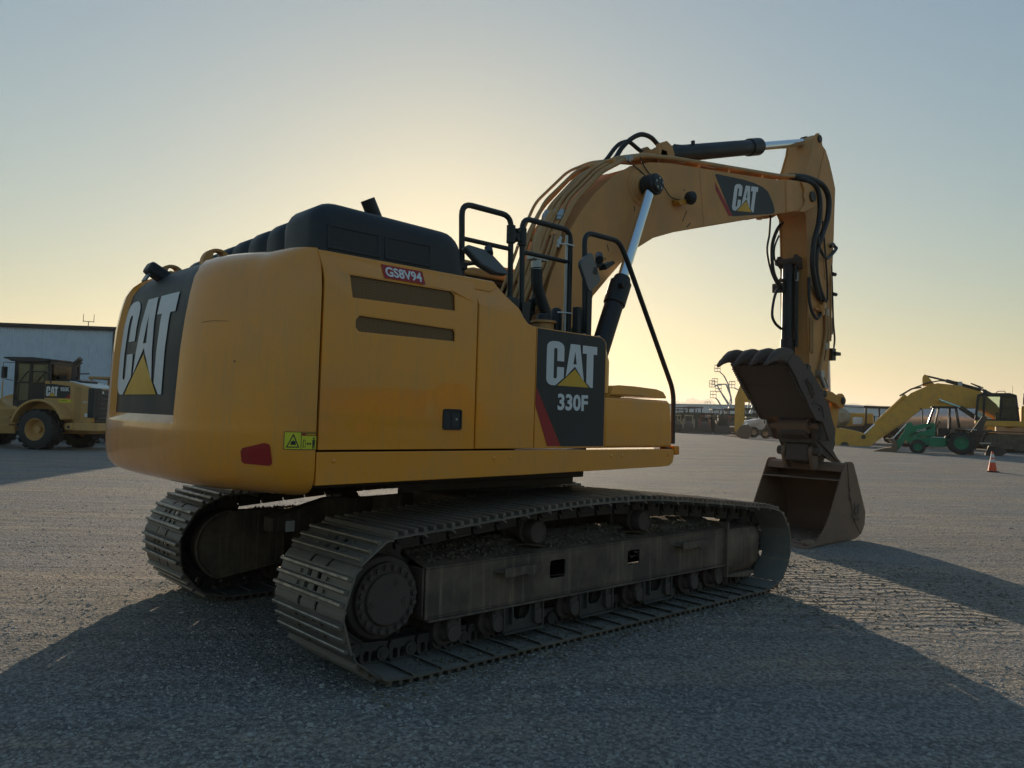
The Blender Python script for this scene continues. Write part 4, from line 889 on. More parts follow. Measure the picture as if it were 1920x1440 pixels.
# ---- linkage
for s in (-1, 1):
    m = MB(); m.plate([(6.12, 2.16), (6.45, 2.14), (6.62, 2.09), (6.76, 2.13), (6.84, 2.10), (6.88, 2.01), (6.83, 1.92), (6.72, 1.90), (6.60, 1.96), (6.40, 2.0), (6.14, 2.05), (6.08, 2.10)], [], s*.225, s*.285); m.build('rocker_link', 'yellow_in', EX, .014)
    m = MB(); m.prism([(6.60, 2.0), (6.86, 2.0), (6.72, 1.5), (6.62, 1.40), (6.50, 1.42), (6.48, 1.6)], s*.16, s*.215); m.build('bucket_link', 'yellow_in', EX, .014)
for px_, pz_, pw_, pr_ in ((6.78, 2.02, .31, .058), (6.20, 2.10, .30, .05), (6.15, 1.68, .26, .06)):
    m = MB(); m.cyl((px_, -pw_, pz_), (px_, pw_, pz_), pr_, 20); m.cyl((px_, -pw_-.006, pz_), (px_, pw_+.006, pz_), pr_*.5, 12); m.build('link_pin', 'steel_dark', EX, .003)

# ---- thumb (upper jaw with four curved tines)
TH = None
m = MB()
fx = lambda t: (4.83+(5.60-4.83)*t, 2.43+(1.74-2.43)*t)
a, b = fx(0), fx(1); mid = (5.10+.02, 2.16)
m.prism([(4.83, 2.43), (5.10, 2.175), (5.60, 1.74), (5.635, 1.775), (5.14, 2.21), (4.87, 2.47)], -.41, .385)
TH = m.build('thumb', 'rust_dark', EX, .004)
m = MB(); m.bb((5.1, -.405, 2.168), (5.11, .38, 2.174)); m.build('plate_edge', 'rust_dark', TH, 0)
side = [(4.80, 2.46), (4.95, 2.585), (5.08, 2.575), (5.24, 2.49), (5.44, 2.34), (5.60, 2.23), (5.79, 2.07), (6.01, 1.93), (6.09, 1.75), (6.20, 1.60), (6.20, 1.45), (6.02, 1.42), (5.90, 1.58), (5.80, 1.70), (5.66, 1.70), (5.585, 1.735), (5.43, 1.87), (5.35, 1.965), (5.15, 2.14), (5.02, 2.28)]
for s, y0, y1 in ((-1, -.412, -.450), (1, .387, .425)):
    m = MB(); m.plate(side, [circ(5.70, 1.86, .022, 10)], y0, y1); m.build('thumb_side_plate', 'rust_dark', TH, .008)
m = MB(); m.prism([(5.48, 1.92), (5.56, 1.985), (5.80, 1.93), (5.86, 1.75), (5.83, 1.74), (5.76, 1.90), (5.56, 1.955)], -.4505, -.462); m.tube([(5.28, 2.25, ) and (5.28, -.452, 2.25), (5.50, -.452, 2.02)], .016, 6); m.tube([(5.33, -.452, 2.27), (5.54, -.452, 2.06)], .012, 6)
for q in ((5.43, 2.19), (5.47, 2.13)): m.lathe((q[0], -.45, q[1]), (0, -1, 0), [(0, .045), (.008, .045), (.008, .032), (.001, .032)], 16)
m.build('raised_mark', 'rust_dark', TH, 0)
# serrated edge strips
for y0, y1, e in ((-.452, -.41, -1), (.385, .427, 1)):
    m = MB()
    for k in range(17):
        t = (k+.5)/17*.62; x, z = 4.845+(5.10-4.845)*min(1, t/.35)+(max(0, t-.35))*.77, 2.42-(2.42-2.17)*min(1, t/.35)-max(0, t-.35)*.66
        m.box((x-.012, (y0+y1)/2-.02*e, z-.012), (.022, .055, .022), Matrix.Rotation(R(45), 3, 'Y'))
    m.build('serrated_edge', 'rust_dark', TH, .002)
tine = [(5.06, 2.50), (5.03, 2.60), (4.94, 2.655), (4.80, 2.665), (4.66, 2.635), (4.52, 2.56), (4.43, 2.48), (4.345, 2.40), (4.36, 2.385), (4.45, 2.43), (4.56, 2.465), (4.70, 2.475), (4.80, 2.46), (4.86, 2.43)]
for k, y in enumerate((.33, .085, -.155, -.375)):
    bm_ = MB(); rings = []
    for f, (yy, sc_) in enumerate(((-.058, .86), (-.052, .95), (-.02, 1), (.02, 1), (.052, .95), (.058, .86))):
        cx, cz = 4.78, 2.54; rings.append([(cx+(p[0]-cx)*(1 if p[0] < 4.5 else sc_), y+yy*(.35+.65*min(1, max(0, (p[0]-4.34)/.35))), cz+(p[1]-cz)*sc_) for p in tine])
    bm_.add([v for r_ in rings for v in r_], loft(rings).f); bm_.build('tine', 'rust_dark', TH, .006, 40)
m = MB(); m.cyl((5.03, -.30, 2.60), (5.03, -.22, 2.66), .035, 10); m.prism([(4.84, 2.47), (4.90, 2.53), (5.10, 2.50), (5.12, 2.42), (4.98, 2.36)], -.40, .38); m.build('thumb_back_rib', 'rust_dark', TH, .008)
# greased link alongside the thumb and stick
m = MB(); m.prism([(5.58, 2.50), (5.66, 2.50), (5.72, 2.42), (6.08, 2.15), (6.10, 2.06), (6.02, 2.03), (5.96, 2.06), (5.56, 2.38), (5.54, 2.45)], -.27, -.31); m.cyl((5.64, -.33, 2.44), (5.64, .33, 2.44), .05, 18); m.cyl((6.03, -.33, 2.10), (6.03, .33, 2.10), .055, 18)
m.prism([(5.58, 2.50), (5.66, 2.50), (5.72, 2.42), (6.08, 2.15), (6.10, 2.06), (6.02, 2.03), (5.96, 2.06), (5.56, 2.38), (5.54, 2.45)], .27, .31); m.build('thumb_link', 'steel_dark', EX, .006)

# ---- quick coupler
m = MB(); m.cyl((5.86, -.24, 1.62), (5.86, .24, 1.62), .105, 24); m.cyl((5.86, -.36, 1.62), (5.86, .36, 1.62), .05, 16); m.build('coupler_tube', 'rust', EX, .006)
m = MB()
for s in (-1, 1):
    m.plate([(5.90, 1.78), (6.05, 1.80), (6.18, 1.74), (6.36, 1.62), (6.52, 1.49), (6.56, 1.38), (6.50, 1.27), (6.72, 1.09), (6.58, 1.085), (6.30, 1.16), (6.05, 1.26), (5.92, 1.42), (5.86, 1.60)], [circ(6.33, 1.47, .045, 14)], s*.235, s*.285)
m.bb((5.98, -.235, 1.30), (6.45, .235, 1.40)); m.bb((6.02, -.235, 1.48), (6.10, .235, 1.56))
cp = m.build('quick_coupler', 'rust_dark', EX, .012)
m = MB(); m.prism([(5.90, 1.12), (5.94, 1.36), (6.10, 1.50), (6.40, 1.44), (6.52, 1.20), (6.45, 1.10), (6.2, 1.06)], -.17, .17); m.build('latch_housing', 'rust_dark', cp, .02)
m = MB(); m.prism([(5.76, 1.50), (5.80, 1.74), (6.0, 1.82), (6.25, 1.72), (6.2, 1.45), (5.95, 1.40)], -.20, .20); m.build('thumb_knuckle', 'rust_dark', cp, .03)
for p, r, w_ in (((6.0, 1.26), .066, .32), ((6.33, 1.47), .055, .31), ((6.02, 1.70), .06, .30), ((6.10, 1.62), .10, .18)):
    m = MB(); m.cyl((p[0], -w_, p[1]), (p[0], w_, p[1]), r, 22); m.cyl((p[0], -w_-.012, p[1]), (p[0], w_+.012, p[1]), r*.6, 12); m.build('pin', 'rust_dark', cp, .004)
m = MB(); m.prism([(5.96, 1.42), (6.02, 1.46), (6.70, 1.10), (6.66, 1.08)], -.286, -.31); m.prism([(5.90, 1.44), (6.1, 1.46), (6.1, 1.40), (5.9, 1.38)], -.24, .24); m.bb((5.95, -.20, 1.14), (6.10, .20, 1.20)); m.build('coupler_rib', 'rust_dark', cp, .006)
for y0, y1 in ((-.235, -.18), (.18, .235)):
    m = MB(); m.prism([(5.93, 1.32), (6.05, 1.34), (6.12, 1.20), (6.14, 1.02), (6.02, .98), (5.95, 1.10), (5.90, 1.22)], y0, y1); m.build('bucket_ear', 'rust', EX, .01)

# ---- bucket
BS = [(6.17, 1.085), (6.22, 1.125), (6.39, 1.125), (6.44, 1.10), (6.56, .88), (6.70, .65), (6.83, .40), (6.84, .28), (6.78, .14), (6.68, .05), (6.55, .01), (6.15, .0), (5.30, .0), (5.17, .005), (5.20, .045), (5.50, .12), (5.64, .28), (5.74, .38)]
wr = [(6.17, 1.06), (6.24, 1.105), (6.38, 1.105), (6.42, 1.08), (6.54, .87), (6.68, .64), (6.81, .40), (6.815, .28), (6.76, .16), (6.67, .08), (6.55, .035), (6.15, .025), (5.20, .022)]
wi = offs(wr+[(5.2, .3)], .0)[:0]
def thick(P, t):
    a = [Vector(p) for p in P]; out = []
    for i, p in enumerate(a):
        d = (a[min(i+1, len(a)-1)]-a[max(i-1, 0)]).normalized(); n = Vector((d.y, -d.x)); out.append((p.x+n.x*t, p.y+n.y*t))
    return P+list(reversed(out))
m = MB(); m.prism(thick(wr, .025), -.584, .584); BK = m.build('bucket', 'rust', EX, .003)
for s in (-1, 1):
    m = MB(); m.plate(BS, [], s*.585, s*.61); m.build('side_wall', 'rust', BK, .005)
m = MB(); m.prism([(6.13, .985), (6.17, 1.08), (6.24, 1.10), (6.34, 1.05), (6.25, .97)], -.583, .583); m.build('top_beam', 'rust', BK, .006)
m = MB(); m.prism([(6.0, .86), (6.02, .875), (6.42, .88), (6.42, .865)], -.583, .583); m.build('inner_ridge', 'rust', BK, .002)
m = MB(); m.prism([(5.02, .0), (5.05, .03), (5.55, .05), (5.55, .022)], -.63, .63); m.build('cutting_edge', 'rust', BK, .008)
for s in (-1, 1):
    m = MB(); m.prism([(5.28, .03), (5.62, .30), (5.68, .40), (5.95, .42), (6.30, .10), (6.2, .02)], s*.612, s*.628); m.build('wear_plate', 'rust', BK, .004)
    m = MB(); m.prism([(6.24, 1.10), (6.42, 1.11), (6.56, .88), (6.84, .38), (6.82, .2), (6.70, .06), (6.45, .30), (6.30, .7)], s*.612, s*.620); m.build('wear_plate', 'rust', BK, .003)
    m = MB(); m.lathe((5.22, s*.56, .045), (.9, 0, -.1), [(-.14, .02), (-.10, .05), (.05, .06), (.2, .05)], 10); m.build('lip_shroud', 'rust', BK, .004)
m = MB(); m.lathe((6.52, -.628, .42), (0, -1, 0), [(0, .075), (.004, .075), (.004, .058), (.001, .058)], 20); m.prism(rrect(6.46, .27, 6.60, .32, .02), -.628, -.632); m.build('weld_mark', 'rust_dark', BK, 0)
for k in range(16):
    a = random.uniform(0, 1); x = random.uniform(6.0, 6.65); z = random.uniform(.15, .95)
    if z > 1.1-(x-6.2)*1.2: continue
    m = MB(); m.lathe((x, -.6285 if x > 6.3 else -.6105, z), (0, -1, 0), [(0, random.uniform(.012, .03)), (.002, .01)], 7); m.build('rust_spot', 'rust_dark', BK, 0)
def bkd(n, rs): x = rs.uniform(5.3, 6.6, n); return np.c_[x, rs.uniform(-.56, .56, n), np.full(n, .055)+.02*rs.rand(n)]
o = link_mesh('caked_soil', clod_mesh(500, bkd, .006, .03), M['dirt'], BK, 0, 0); o['kind'] = 'stuff'
# ================================================================== ground
def gz(X, Y):
    d = np.hypot(X-CAM.x, Y-CAM.y); k = np.clip(1.6-d/30, 0, 1)
    z = h_ground(X)+k*(.020*vnoise(X, Y, .55, 11)+.012*vnoise(X, Y, 2.1, 12)+.006*vnoise(X, Y, 7, 13))
    under = (np.abs(np.abs(Y)-GA) < .5) & (X > -2.6) & (X < 2.7)
    z = np.where(under, np.minimum(z, -.001)-.001, z)
    bk = (np.abs(Y) < .7) & (X > 5.0) & (X < 6.9); z = np.where(bk, np.minimum(z, -.002), z); return z
def axis(lo, hi, st, far):
    a = list(np.arange(lo, hi, st)); s = st; x = a[-1]
    while x < far: s *= 1.13; x += s; a.append(x)
    s = st; x = a[0]; b = []
    while x > -far: s *= 1.13; x -= s; b.append(x)
    return np.array(list(reversed(b))+a)
gx, gy = axis(-7, 14, .075, 7400), axis(-8, 9, .075, 7400)
GX, GY = np.meshgrid(gx, gy, indexing='ij'); GZ = gz(GX, GY)
nx, ny = GX.shape; V = np.stack([GX, GY, GZ], -1).reshape(-1, 3)
I = (np.arange(nx-1)[:, None]*ny+np.arange(ny-1)[None]).reshape(-1)
F = np.stack([I, I+ny, I+ny+1, I+1], -1)
me = bpy.data.meshes.new('ground'); me.vertices.add(len(V)); me.vertices.foreach_set('co', V.ravel()); me.loops.add(F.size); me.loops.foreach_set('vertex_index', F.ravel())
me.polygons.add(len(F)); me.polygons.foreach_set('loop_start', np.arange(0, F.size, 4)); me.update(calc_edges=True); me.polygons.foreach_set('use_smooth', [True]*len(F))
m_, t, b = new_mat('gravel_ground')
big = noise(t, .35, 5, .55); mid = noise(t, 2.2, 6, .6); fine = noise(t, 38, 4, .7)
g0 = nd(t, 'NewGeometry'); mr = nd(t, 'Mapping'); mr.inputs['Rotation'].default_value = (0, 0, R(38)); t.links.new(g0.outputs['Position'], mr.inputs[0]); ms_ = nd(t, 'Mapping'); ms_.inputs['Scale'].default_value = (.10, .85, 1); t.links.new(mr.outputs[0], ms_.inputs[0])
stre = noise(t, 1, 6, .62, vec=ms_.outputs[0])
mt2 = nd(t, 'Mapping'); mt2.inputs['Scale'].default_value = (.35, 5, 1); t.links.new(mr.outputs[0], mt2.inputs[0]); ruts = noise(t, 1, 4, .6, vec=mt2.outputs[0])
vo = nd(t, 'TexVoronoi'); vo.inputs['Scale'].default_value = 85; t.links.new(pos(t), vo.inputs['Vector'])
c = mix(t, ramp(t, big, [(.42, 0), (.60, 1)]), (.325, .318, .31), (.44, .36, .265))
c = mix(t, ramp(t, stre, [(.47, 0), (.58, .85)]), c, (.56, .44, .30))
c = mix(t, ramp(t, ruts, [(.48, 0), (.62, .7)]), c, (.17, .155, .14))
c = mix(t, ramp(t, mid, [(.43, 0), (.68, .7)]), c, (.27, .262, .255))
c = mix(t, ramp(t, vo.outputs['Color'], [(.2, .0), (.9, .55)]), c, (.42, .40, .38))
v3 = nd(t, 'TexVoronoi'); v3.inputs['Scale'].default_value = 32; t.links.new(pos(t), v3.inputs['Vector'])
c = mix(t, ramp(t, v3.outputs['Color'], [(.55, 0), (.85, .28)]), c, (.50, .48, .44))
c = mix(t, ramp(t, v3.outputs['Distance'], [(.35, 0), (.75, .55)]), c, (.08, .08, .082))
c = mix(t, ramp(t, fine, [(.42, .55), (.55, 0)]), c, (.07, .069, .068))
t.links.new(c, b.inputs['Base Color']); b.inputs['Roughness'].default_value = .92; b.inputs['Specular IOR Level'].default_value = .2
# track cleat ridges where the machine has turned
g = nd(t, 'NewGeometry'); mp = nd(t, 'Mapping'); mp.vector_type = 'POINT'; mp.inputs['Rotation'].default_value = (0, 0, R(44)); t.links.new(g.outputs['Position'], mp.inputs[0])
wv = nd(t, 'TexWave'); wv.wave_type = 'BANDS'; wv.bands_direction = 'Y'; wv.inputs['Scale'].default_value = 2.3; wv.inputs['Distortion'].default_value = 11; wv.inputs['Detail'].default_value = 5; wv.inputs['Detail Scale'].default_value = .8
t.links.new(mp.outputs[0], wv.inputs['Vector'])
vm = nd(t, 'VectorMath', operation='DISTANCE'); t.links.new(g.outputs['Position'], vm.inputs[0]); vm.inputs[1].default_value = (3.1, -2.1, 0)
msk = ramp(t, math_n(t, 'MULTIPLY', math_n(t, 'ADD', vm.outputs['Value'], math_n(t, 'MULTIPLY', mid, 1.2)), .25), [(.46, 1), (.72, 0)])
brk = ramp(t, noise(t, 1.6, 5, .65), [(.36, .15), (.58, 1)])
hgt = math_n(t, 'MULTIPLY', math_n(t, 'MULTIPLY', math_n(t, 'MULTIPLY', wv.outputs['Fac'], msk), brk), 2.6)
hgt = math_n(t, 'ADD', hgt, math_n(t, 'MULTIPLY', v3.outputs['Distance'], -.6))
h2 = math_n(t, 'ADD', hgt, math_n(t, 'MULTIPLY', vo.outputs['Distance'], -.5)); h3 = math_n(t, 'ADD', h2, math_n(t, 'MULTIPLY', fine, .55)); h4 = math_n(t, 'ADD', h3, math_n(t, 'MULTIPLY', noise(t, 9, 5, .65), 1.2))
h4 = math_n(t, 'ADD', h4, math_n(t, 'MULTIPLY', ruts, 2.2))
bp = nd(t, 'Bump'); bp.inputs['Strength'].default_value = .9; bp.inputs['Distance'].default_value = .022; t.links.new(h4, bp.inputs['Height']); t.links.new(bp.outputs[0], b.inputs['Normal'])
o = link_mesh('ground', me, m_, None, 0, 0); me.polygons.foreach_set('use_smooth', [True]*len(F)); tag(o, kind='structure')
M['stone'] = worn('gravel_stone', (.41, .385, .355), .85, dirt=(.22, .21, .195), amt=.9, streak=0, bump=0, dscale=38)
def gravel(n, rs):
    r = 2.2*np.exp(rs.rand(n)*math.log(20/2.2)); a = YAW+R(38)*(rs.rand(n)*2-1); x = CAM.x+r*np.cos(a); y = CAM.y+r*np.sin(a)
    return np.c_[x, y, gz(x, y)]
me = clod_mesh(70000, gravel, .0035, .019, .6, 5); o = link_mesh('loose_gravel', me, M['stone'], None, 0, 0); tag(o, kind='stuff')

def big_stones(n, rs):
    r = 2.4*np.exp(rs.rand(n)*math.log(30/2.4)); a = YAW+R(38)*(rs.rand(n)*2-1); x = CAM.x+r*np.cos(a); y = CAM.y+r*np.sin(a)
    return np.c_[x, y, gz(x, y)]
me = clod_mesh(900, big_stones, .012, .034, .55, 21); o = link_mesh('scattered_stones', me, M['stone'], None, 0, 0); tag(o, kind='stuff')
def turned_soil(n, rs):
    a = rs.rand(n)*6.283; r = 1.9*np.sqrt(rs.rand(n)); x = 3.1+r*np.cos(a); y = -2.1+r*np.sin(a)*.75
    x2 = rs.uniform(-2.4, 2.6, n); y2 = -1.74-.25*rs.rand(n)**2; k = rs.rand(n) < .3
    x = np.where(k, x2, x); y = np.where(k, y2, y); return np.c_[x, y, gz(x, y)]
me = clod_mesh(5200, turned_soil, .004, .026, .6, 22); o = link_mesh('turned_soil', me, M['dirt'], None, 0, 0); tag(o, kind='stuff')
# ================================================================== background helpers
def root(name, base, hd, k=1.0):
    """a thing standing at base (x, y, z) with heading hd in degrees"""
    return empty(name, base, R(hd), k)
def wheel(par, x, y, z, r, w, rim, lug=18, hubmat='rubber', side=1, rimr=.55):
    m = MB(); m.lathe((x, y-w/2, z), (0, 1, 0), [(w*.5, r*.56), (0, r*rimr), (.0, r*.80), (w*.06, r*.92), (w*.18, r*.965), (w*.82, r*.965), (w*.94, r*.92), (w, r*.80), (w, r*rimr), (w*.5, r*.56)], 40, cap=False)
    for k in range(lug):
        for s in (-1, 1):
            a = 2*math.pi*(k+(.5 if s > 0 else 0))/lug
            q = Matrix.Rotation(-a, 3, 'Y') @ Matrix.Rotation(s*R(24), 3, 'Z' if False else 'X')
            c = Vector((x+r*.965*math.cos(a), y+s*w*.25, z+r*.965*math.sin(a)))
            m.box(c, (r*.085, w*.46, r*2*math.pi/lug*.52), Matrix.Rotation(-a, 3, 'Y'))
    o = m.build('tyre', 'rubber', par, 0, 30)
    m = MB(); d = side
    m.lathe((x, y+d*w*.46, z), (0, -d, 0), [(0, r*.57), (.0, r*.50), (w*.06, r*.48), (w*.42, r*.42), (w*.44, r*.16), (w*.2, r*.15), (w*.18, r*.01)], 32, cap=False)
    m.build('rim', rim, o, 0, 30); return o
def part(par, name, mat, fn, bevel=.01, **kw):
    m = MB(); fn(m); return m.build(name, mat, par, bevel, **kw)
def glass_plate(par, poly, y0, y1, ax='y'):
    m = MB(); m.prism(poly, y0, y1, ax); return m.build('window', 'glass', par, 0, 0)

# ---- wheel loader on the left
L = root('wheel_loader', (1.17+.058*6.03, 25.30+.058*30.9, -.095), 130.97, 1.058)
tag(L, 'dusty yellow wheel loader with black cab parked before the grey warehouse', 'wheel loader')
for y in (-1.05, 1.05):
    for x in (-1.0, 2.25): wheel(L, x, y, .755, .67, .56, 'loader', 16, side=1 if y > 0 else -1)
part(L, 'rear_frame', 'loader', lambda m: (m.bb((-2.3, -.42, .62), (.35, .42, 1.25)), m.cyl((-1.0, -.9, .75), (-1.0, .9, .75), .16, 14)), .03)
part(L, 'front_frame', 'loader', lambda m: (m.prism([(.45, .55), (.45, 1.3), (1.2, 1.75), (1.9, 1.7), (2.7, 1.1), (2.7, .55)], -.38, .38), m.cyl((2.25, -.9, .75), (2.25, .9, .75), .16, 14)), .03)
part(L, 'articulation', 'steel_dark', lambda m: m.bb((.2, -.25, .6), (.6, .25, 1.3)))
hd_ = part(L, 'engine_hood', 'loader', lambda m: m.prism([(-.85, 1.12), (-.85, 2.38), (-1.8, 2.36), (-2.45, 2.20), (-2.62, 2.14), (-2.62, 1.0), (-1.95, 1.0), (-1.9, 1.12)], -.78, .78), .04)
part(hd_, 'hood_top', 'white', lambda m: m.prism([(-1.7, 2.39), (-2.45, 2.225), (-2.60, 2.175), (-2.60, 2.16), (-2.45, 2.20), (-1.7, 2.365)], -.72, .72), .01)
part(hd_, 'hood_hatch', 'black_plastic', lambda m: m.prism([(-.86, 2.38), (-.9, 2.44), (-1.75, 2.46), (-1.95, 2.40), (-1.9, 2.34)], -.45, .45), .02)
sd_ = part(hd_, 'side_decal', 'decal_black', lambda m: m.add([(-.88, .784, 1.80), (-.88, .784, 2.27), (-1.20, .784, 2.27), (-1.78, .784, 2.21), (-1.80, .784, 1.98), (-1.62, .784, 1.80)], [(0, 1, 2, 3, 4, 5)]), 0, smooth=0)
part(hd_, 'red_stripe', 'decal_red', lambda m: m.add([(-1.62, .786, 1.80), (-1.80, .786, 1.98), (-1.79, .786, 1.80)], [(0, 1, 2)]), 0, smooth=0)
cat_logo(lambda u, v: (-.93-.42*u, .788, 1.86+.36*v), sd_)
text_obj('950K', lambda u, v: (-1.44-u, .788, 2.03+v), sd_, 'decal_white', 'model_number', .03, .32, .14)
part(hd_, 'yellow_label', 'label_yellow', lambda m: m.bb((-1.83, .784, 1.665), (-1.40, .787, 1.765)), 0)
text_obj('JOHNSON', lambda u, v: (-1.43-u, .789, 1.69+v), hd_, 'black', 'lettering', .02, .27, .05)
m = MB(); hol = []
for r_ in range(19):
    for c_ in range(4):
        x = -1.97-.06*c_-(.03 if r_ % 2 else 0); z = 1.10+r_*.058
        if z < 2.16: hol.append(circ(x, z, .018, 7))
m.plate([(-1.92, 1.06), (-1.92, 2.22), (-2.24, 2.18), (-2.24, 1.06)], hol, .783, .79); m.build('punched_grille', 'loader', hd_, 0, 0)
part(hd_, 'grille_backing', 'black', lambda m: m.bb((-1.93, .779, 1.07), (-2.22, .782, 2.16)), 0)
text_obj('BW1348', lambda u, v: (-2.27-u, .787, 1.66+v), hd_, 'decal_white', 'lettering', .03, .27, .06)
part(hd_, 'corner_shroud', 'black_plastic', lambda m: m.prism([(-2.45, .80), (-2.66, .80), (-2.70, .45), (-2.64, .45)], 1.18, 2.16, 'z'), .01)
rg = part(hd_, 'radiator_grille', 'black_plastic', lambda m: m.bb((-2.63, -.66, 1.02), (-2.66, .66, 2.12)), .01)
for k in range(6): part(rg, 'slat', 'black_plastic', lambda m: m.box((-2.675, 0, 1.16+.16*k), (.03, 1.24, .05), Matrix.Rotation(R(20), 3, 'Y')), 0)
part(rg, 'decal_square', 'decal_white', lambda m: m.bb((-2.662, .30, 1.98), (-2.668, .38, 2.07)), 0)
bp_ = part(L, 'rear_bumper', 'loader', lambda m: (m.bb((-1.85, -.95, .74), (-2.95, .95, 1.0)), m.bb((-1.8, .62, .76), (-2.08, 1.0, .98))), .03)
part(bp_, 'tow_hole', 'black', lambda m: m.cyl((-1.95, 1.0, .86), (-1.95, 1.008, .86), .05, 12), 0)
part(L, 'tail_lamp', 'decal_white', lambda m: m.bb((-2.36, .79, 1.20), (-2.46, .81, 1.32)), .005)
for s in (-1, 1):
    arch = circ(-1.05, .80, .95, 16, 10, 160); inn = circ(-1.05, .80, .88, 16, 160, 10)
    m = MB(); m.prism(arch+inn, s*.78, s*1.32); m.build('fender', 'loader', L, .01)
    m = MB(); m.prism([(p[0], p[1]) for p in circ(-1.05, .85, .90, 16, 5, 165)]+[(-2.0, 1.3), (-.1, 1.3)][0:0], s*.76, s*.785); m.build('fender_wall', 'loader', L, 0)
cab_ = part(L, 'cab', 'black', lambda m: ([m.bb((x-.05, y-.04, 1.55), (x+.05, y+.04, 3.0)) for x in (.24, -.30, -.96) for y in (-.72, .72)], m.bb((-1.0, -.76, 1.50), (.28, .76, 1.60)), m.bb((-.35, .70, 1.5), (-.85, .77, 2.28)), m.bb((-1.0, -.76, 1.5), (-.94, .76, 2.32)), m.bb((-1.0, -.76, 2.92), (.28, .76, 3.04)), m.bb((-.3, .70, 2.27), (.24, .77, 2.33)), m.bb((-.3, .70, 1.5), (.24, .77, 1.70))), .01)
part(cab_, 'cab_roof', 'black_plastic', lambda m: m.prism([(.66, 3.10), (.62, 3.14), (-.4, 3.15), (-1.02, 3.10), (-1.02, 3.06), (-.9, 3.0), (.35, 3.0), (.48, 3.06)], -.85, .85), .012)
for p in ([(-.25, 1.70), (.19, 1.70), (.19, 2.27), (-.25, 2.27)], [(-.25, 2.33), (.19, 2.33), (.19, 2.92), (-.25, 2.92)], [(-.91, 2.30), (-.35, 2.30), (-.35, 2.92), (-.91, 2.92)]):
    for s in (-1, 1): glass_plate(cab_, p, s*.725, s*.735)
glass_plate(cab_, [(-.68, 2.32), (.68, 2.32), (.68, 2.92), (-.68, 2.92)], -.97, -.96, 'x'); glass_plate(cab_, [(-.68, 1.62), (.68, 1.62), (.68, 2.92), (-.68, 2.92)], .26, .27, 'x')
part(cab_, 'seat', 'black_plastic', lambda m: (m.bb((-.75, -.25, 1.6), (-.25, .25, 2.15)), m.bb((-.85, -.25, 2.1), (-.72, .25, 2.75))), .04)
part(cab_, 'steering_wheel', 'black_plastic', lambda m: (m.tube([(.15+.16*math.cos(a), .16*math.sin(a), 2.36-.08*math.cos(a)) for a in np.linspace(0, 6.28, 14)], .015, 6), m.cyl((.15, 0, 2.36), (.3, 0, 1.7), .03, 8)), 0)
m = MB(); m.tube([(-.18, 1.12, 1.45), (-.20, 1.12, 2.30), (-.50, 1.12, 2.66), (-1.20, 1.0, 2.66), (-1.24, 1.0, 2.28)], .022, 8, .08); m.tube([(-1.02, 1.02, 2.66), (-1.02, 1.0, 2.3)], .018, 6); m.build('handrail', 'black', L, 0)
m = MB(); m.tube([(.45, 1.05, 1.6), (.45, 1.05, 2.35)], .02, 8); m.bb((-.3, .75, 1.38), (.75, 1.15, 1.46)); m.bb((.1, .8, .85), (.5, 1.12, .90)); m.bb((.1, .8, 1.1), (.5, 1.12, 1.14)); m.build('step', 'loader', L, .005)
part(L, 'mirror', 'black_plastic', lambda m: (m.bb((.42, .90, 2.42), (.50, 1.08, 2.80)), m.tube([(.3, .75, 2.95), (.52, .98, 2.95), (.50, 1.02, 2.4), (.3, .78, 2.35)], .014, 6)), .02)
part(L, 'exhaust_stack', 'steel_dark', lambda m: m.tube([(-1.40, .1, 2.3), (-1.40, .1, 2.98), (-1.62, .1, 3.17)], .085, 14, .05), 0)
part(L, 'precleaner', 'black_plastic', lambda m: m.lathe((-1.08, .2, 2.40), (0, 0, 1), [(0, .06), (.08, .06), (.1, .12), (.16, .12), (.18, .05)], 14), 0)
part(L, 'rear_light_bar', 'black', lambda m: m.tube([(-1.62, .3, 2.44), (-1.68, .3, 2.64), (-2.1, .3, 2.66)], .022, 6, .03), 0)
for s in (-1, 1): part(L, 'lift_arm', 'loader', lambda m: m.prism([(1.0, 1.75), (1.15, 1.95), (1.6, 1.85), (2.6, 1.3), (3.9, .55), (3.9, .35), (3.6, .35), (2.5, .95), (1.6, 1.45)], s*.50, s*.62), .02)
part(L, 'bucket', 'rust', lambda m: m.prism([(3.7, .2), (3.8, .9), (4.1, 1.2), (4.2, 1.15), (3.95, .8), (3.95, .25), (4.9, .12), (4.9, .08), (3.8, .10)], -1.45, 1.45), .01)
part(L, 'tilt_cylinder', 'steel_dark', lambda m: (m.cyl((1.3, 0, 1.6), (2.3, 0, 1.75), .08, 12), m.cyl((2.3, 0, 1.75), (3.0, 0, 1.6), .045, 12)), 0)

# ---- second loader seen only above the first one
a_ = YAW-math.atan((212-960)/FPX); T = root('parked_machine', (CAM.x+38*math.cos(a_), CAM.y+38*math.sin(a_), 0), 131, .86); tag(T, 'tan machine roof showing just above the wheel loader rear hood', 'loader')
for y in (-1.1, 1.1):
    for x in (-1.0, 2.2): wheel(T, x, y, .75, .75, .55, 'loader', 14)
part(T, 'body', 'loader', lambda m: m.prism([(-2.4, .8), (-2.4, 2.5), (.1, 2.6), (.1, .8)], -.7, .7), .05)
part(T, 'roof', 'pipe', lambda m: (m.bb((-1.0, -.8, 3.15), (.8, .8, 3.28)), [m.bb((x-.05, y-.05, 2.0), (x+.05, y+.05, 3.15)) for x in (-.9, .7) for y in (-.7, .7)], m.bb((-.9, -.7, 1.0), (.7, .7, 2.0))), .03)
part(T, 'front_frame', 'loader', lambda m: m.prism([(.2, .6), (.2, 1.6), (1.6, 1.8), (2.8, 1.0), (2.8, .6)], -.4, .4), .03)

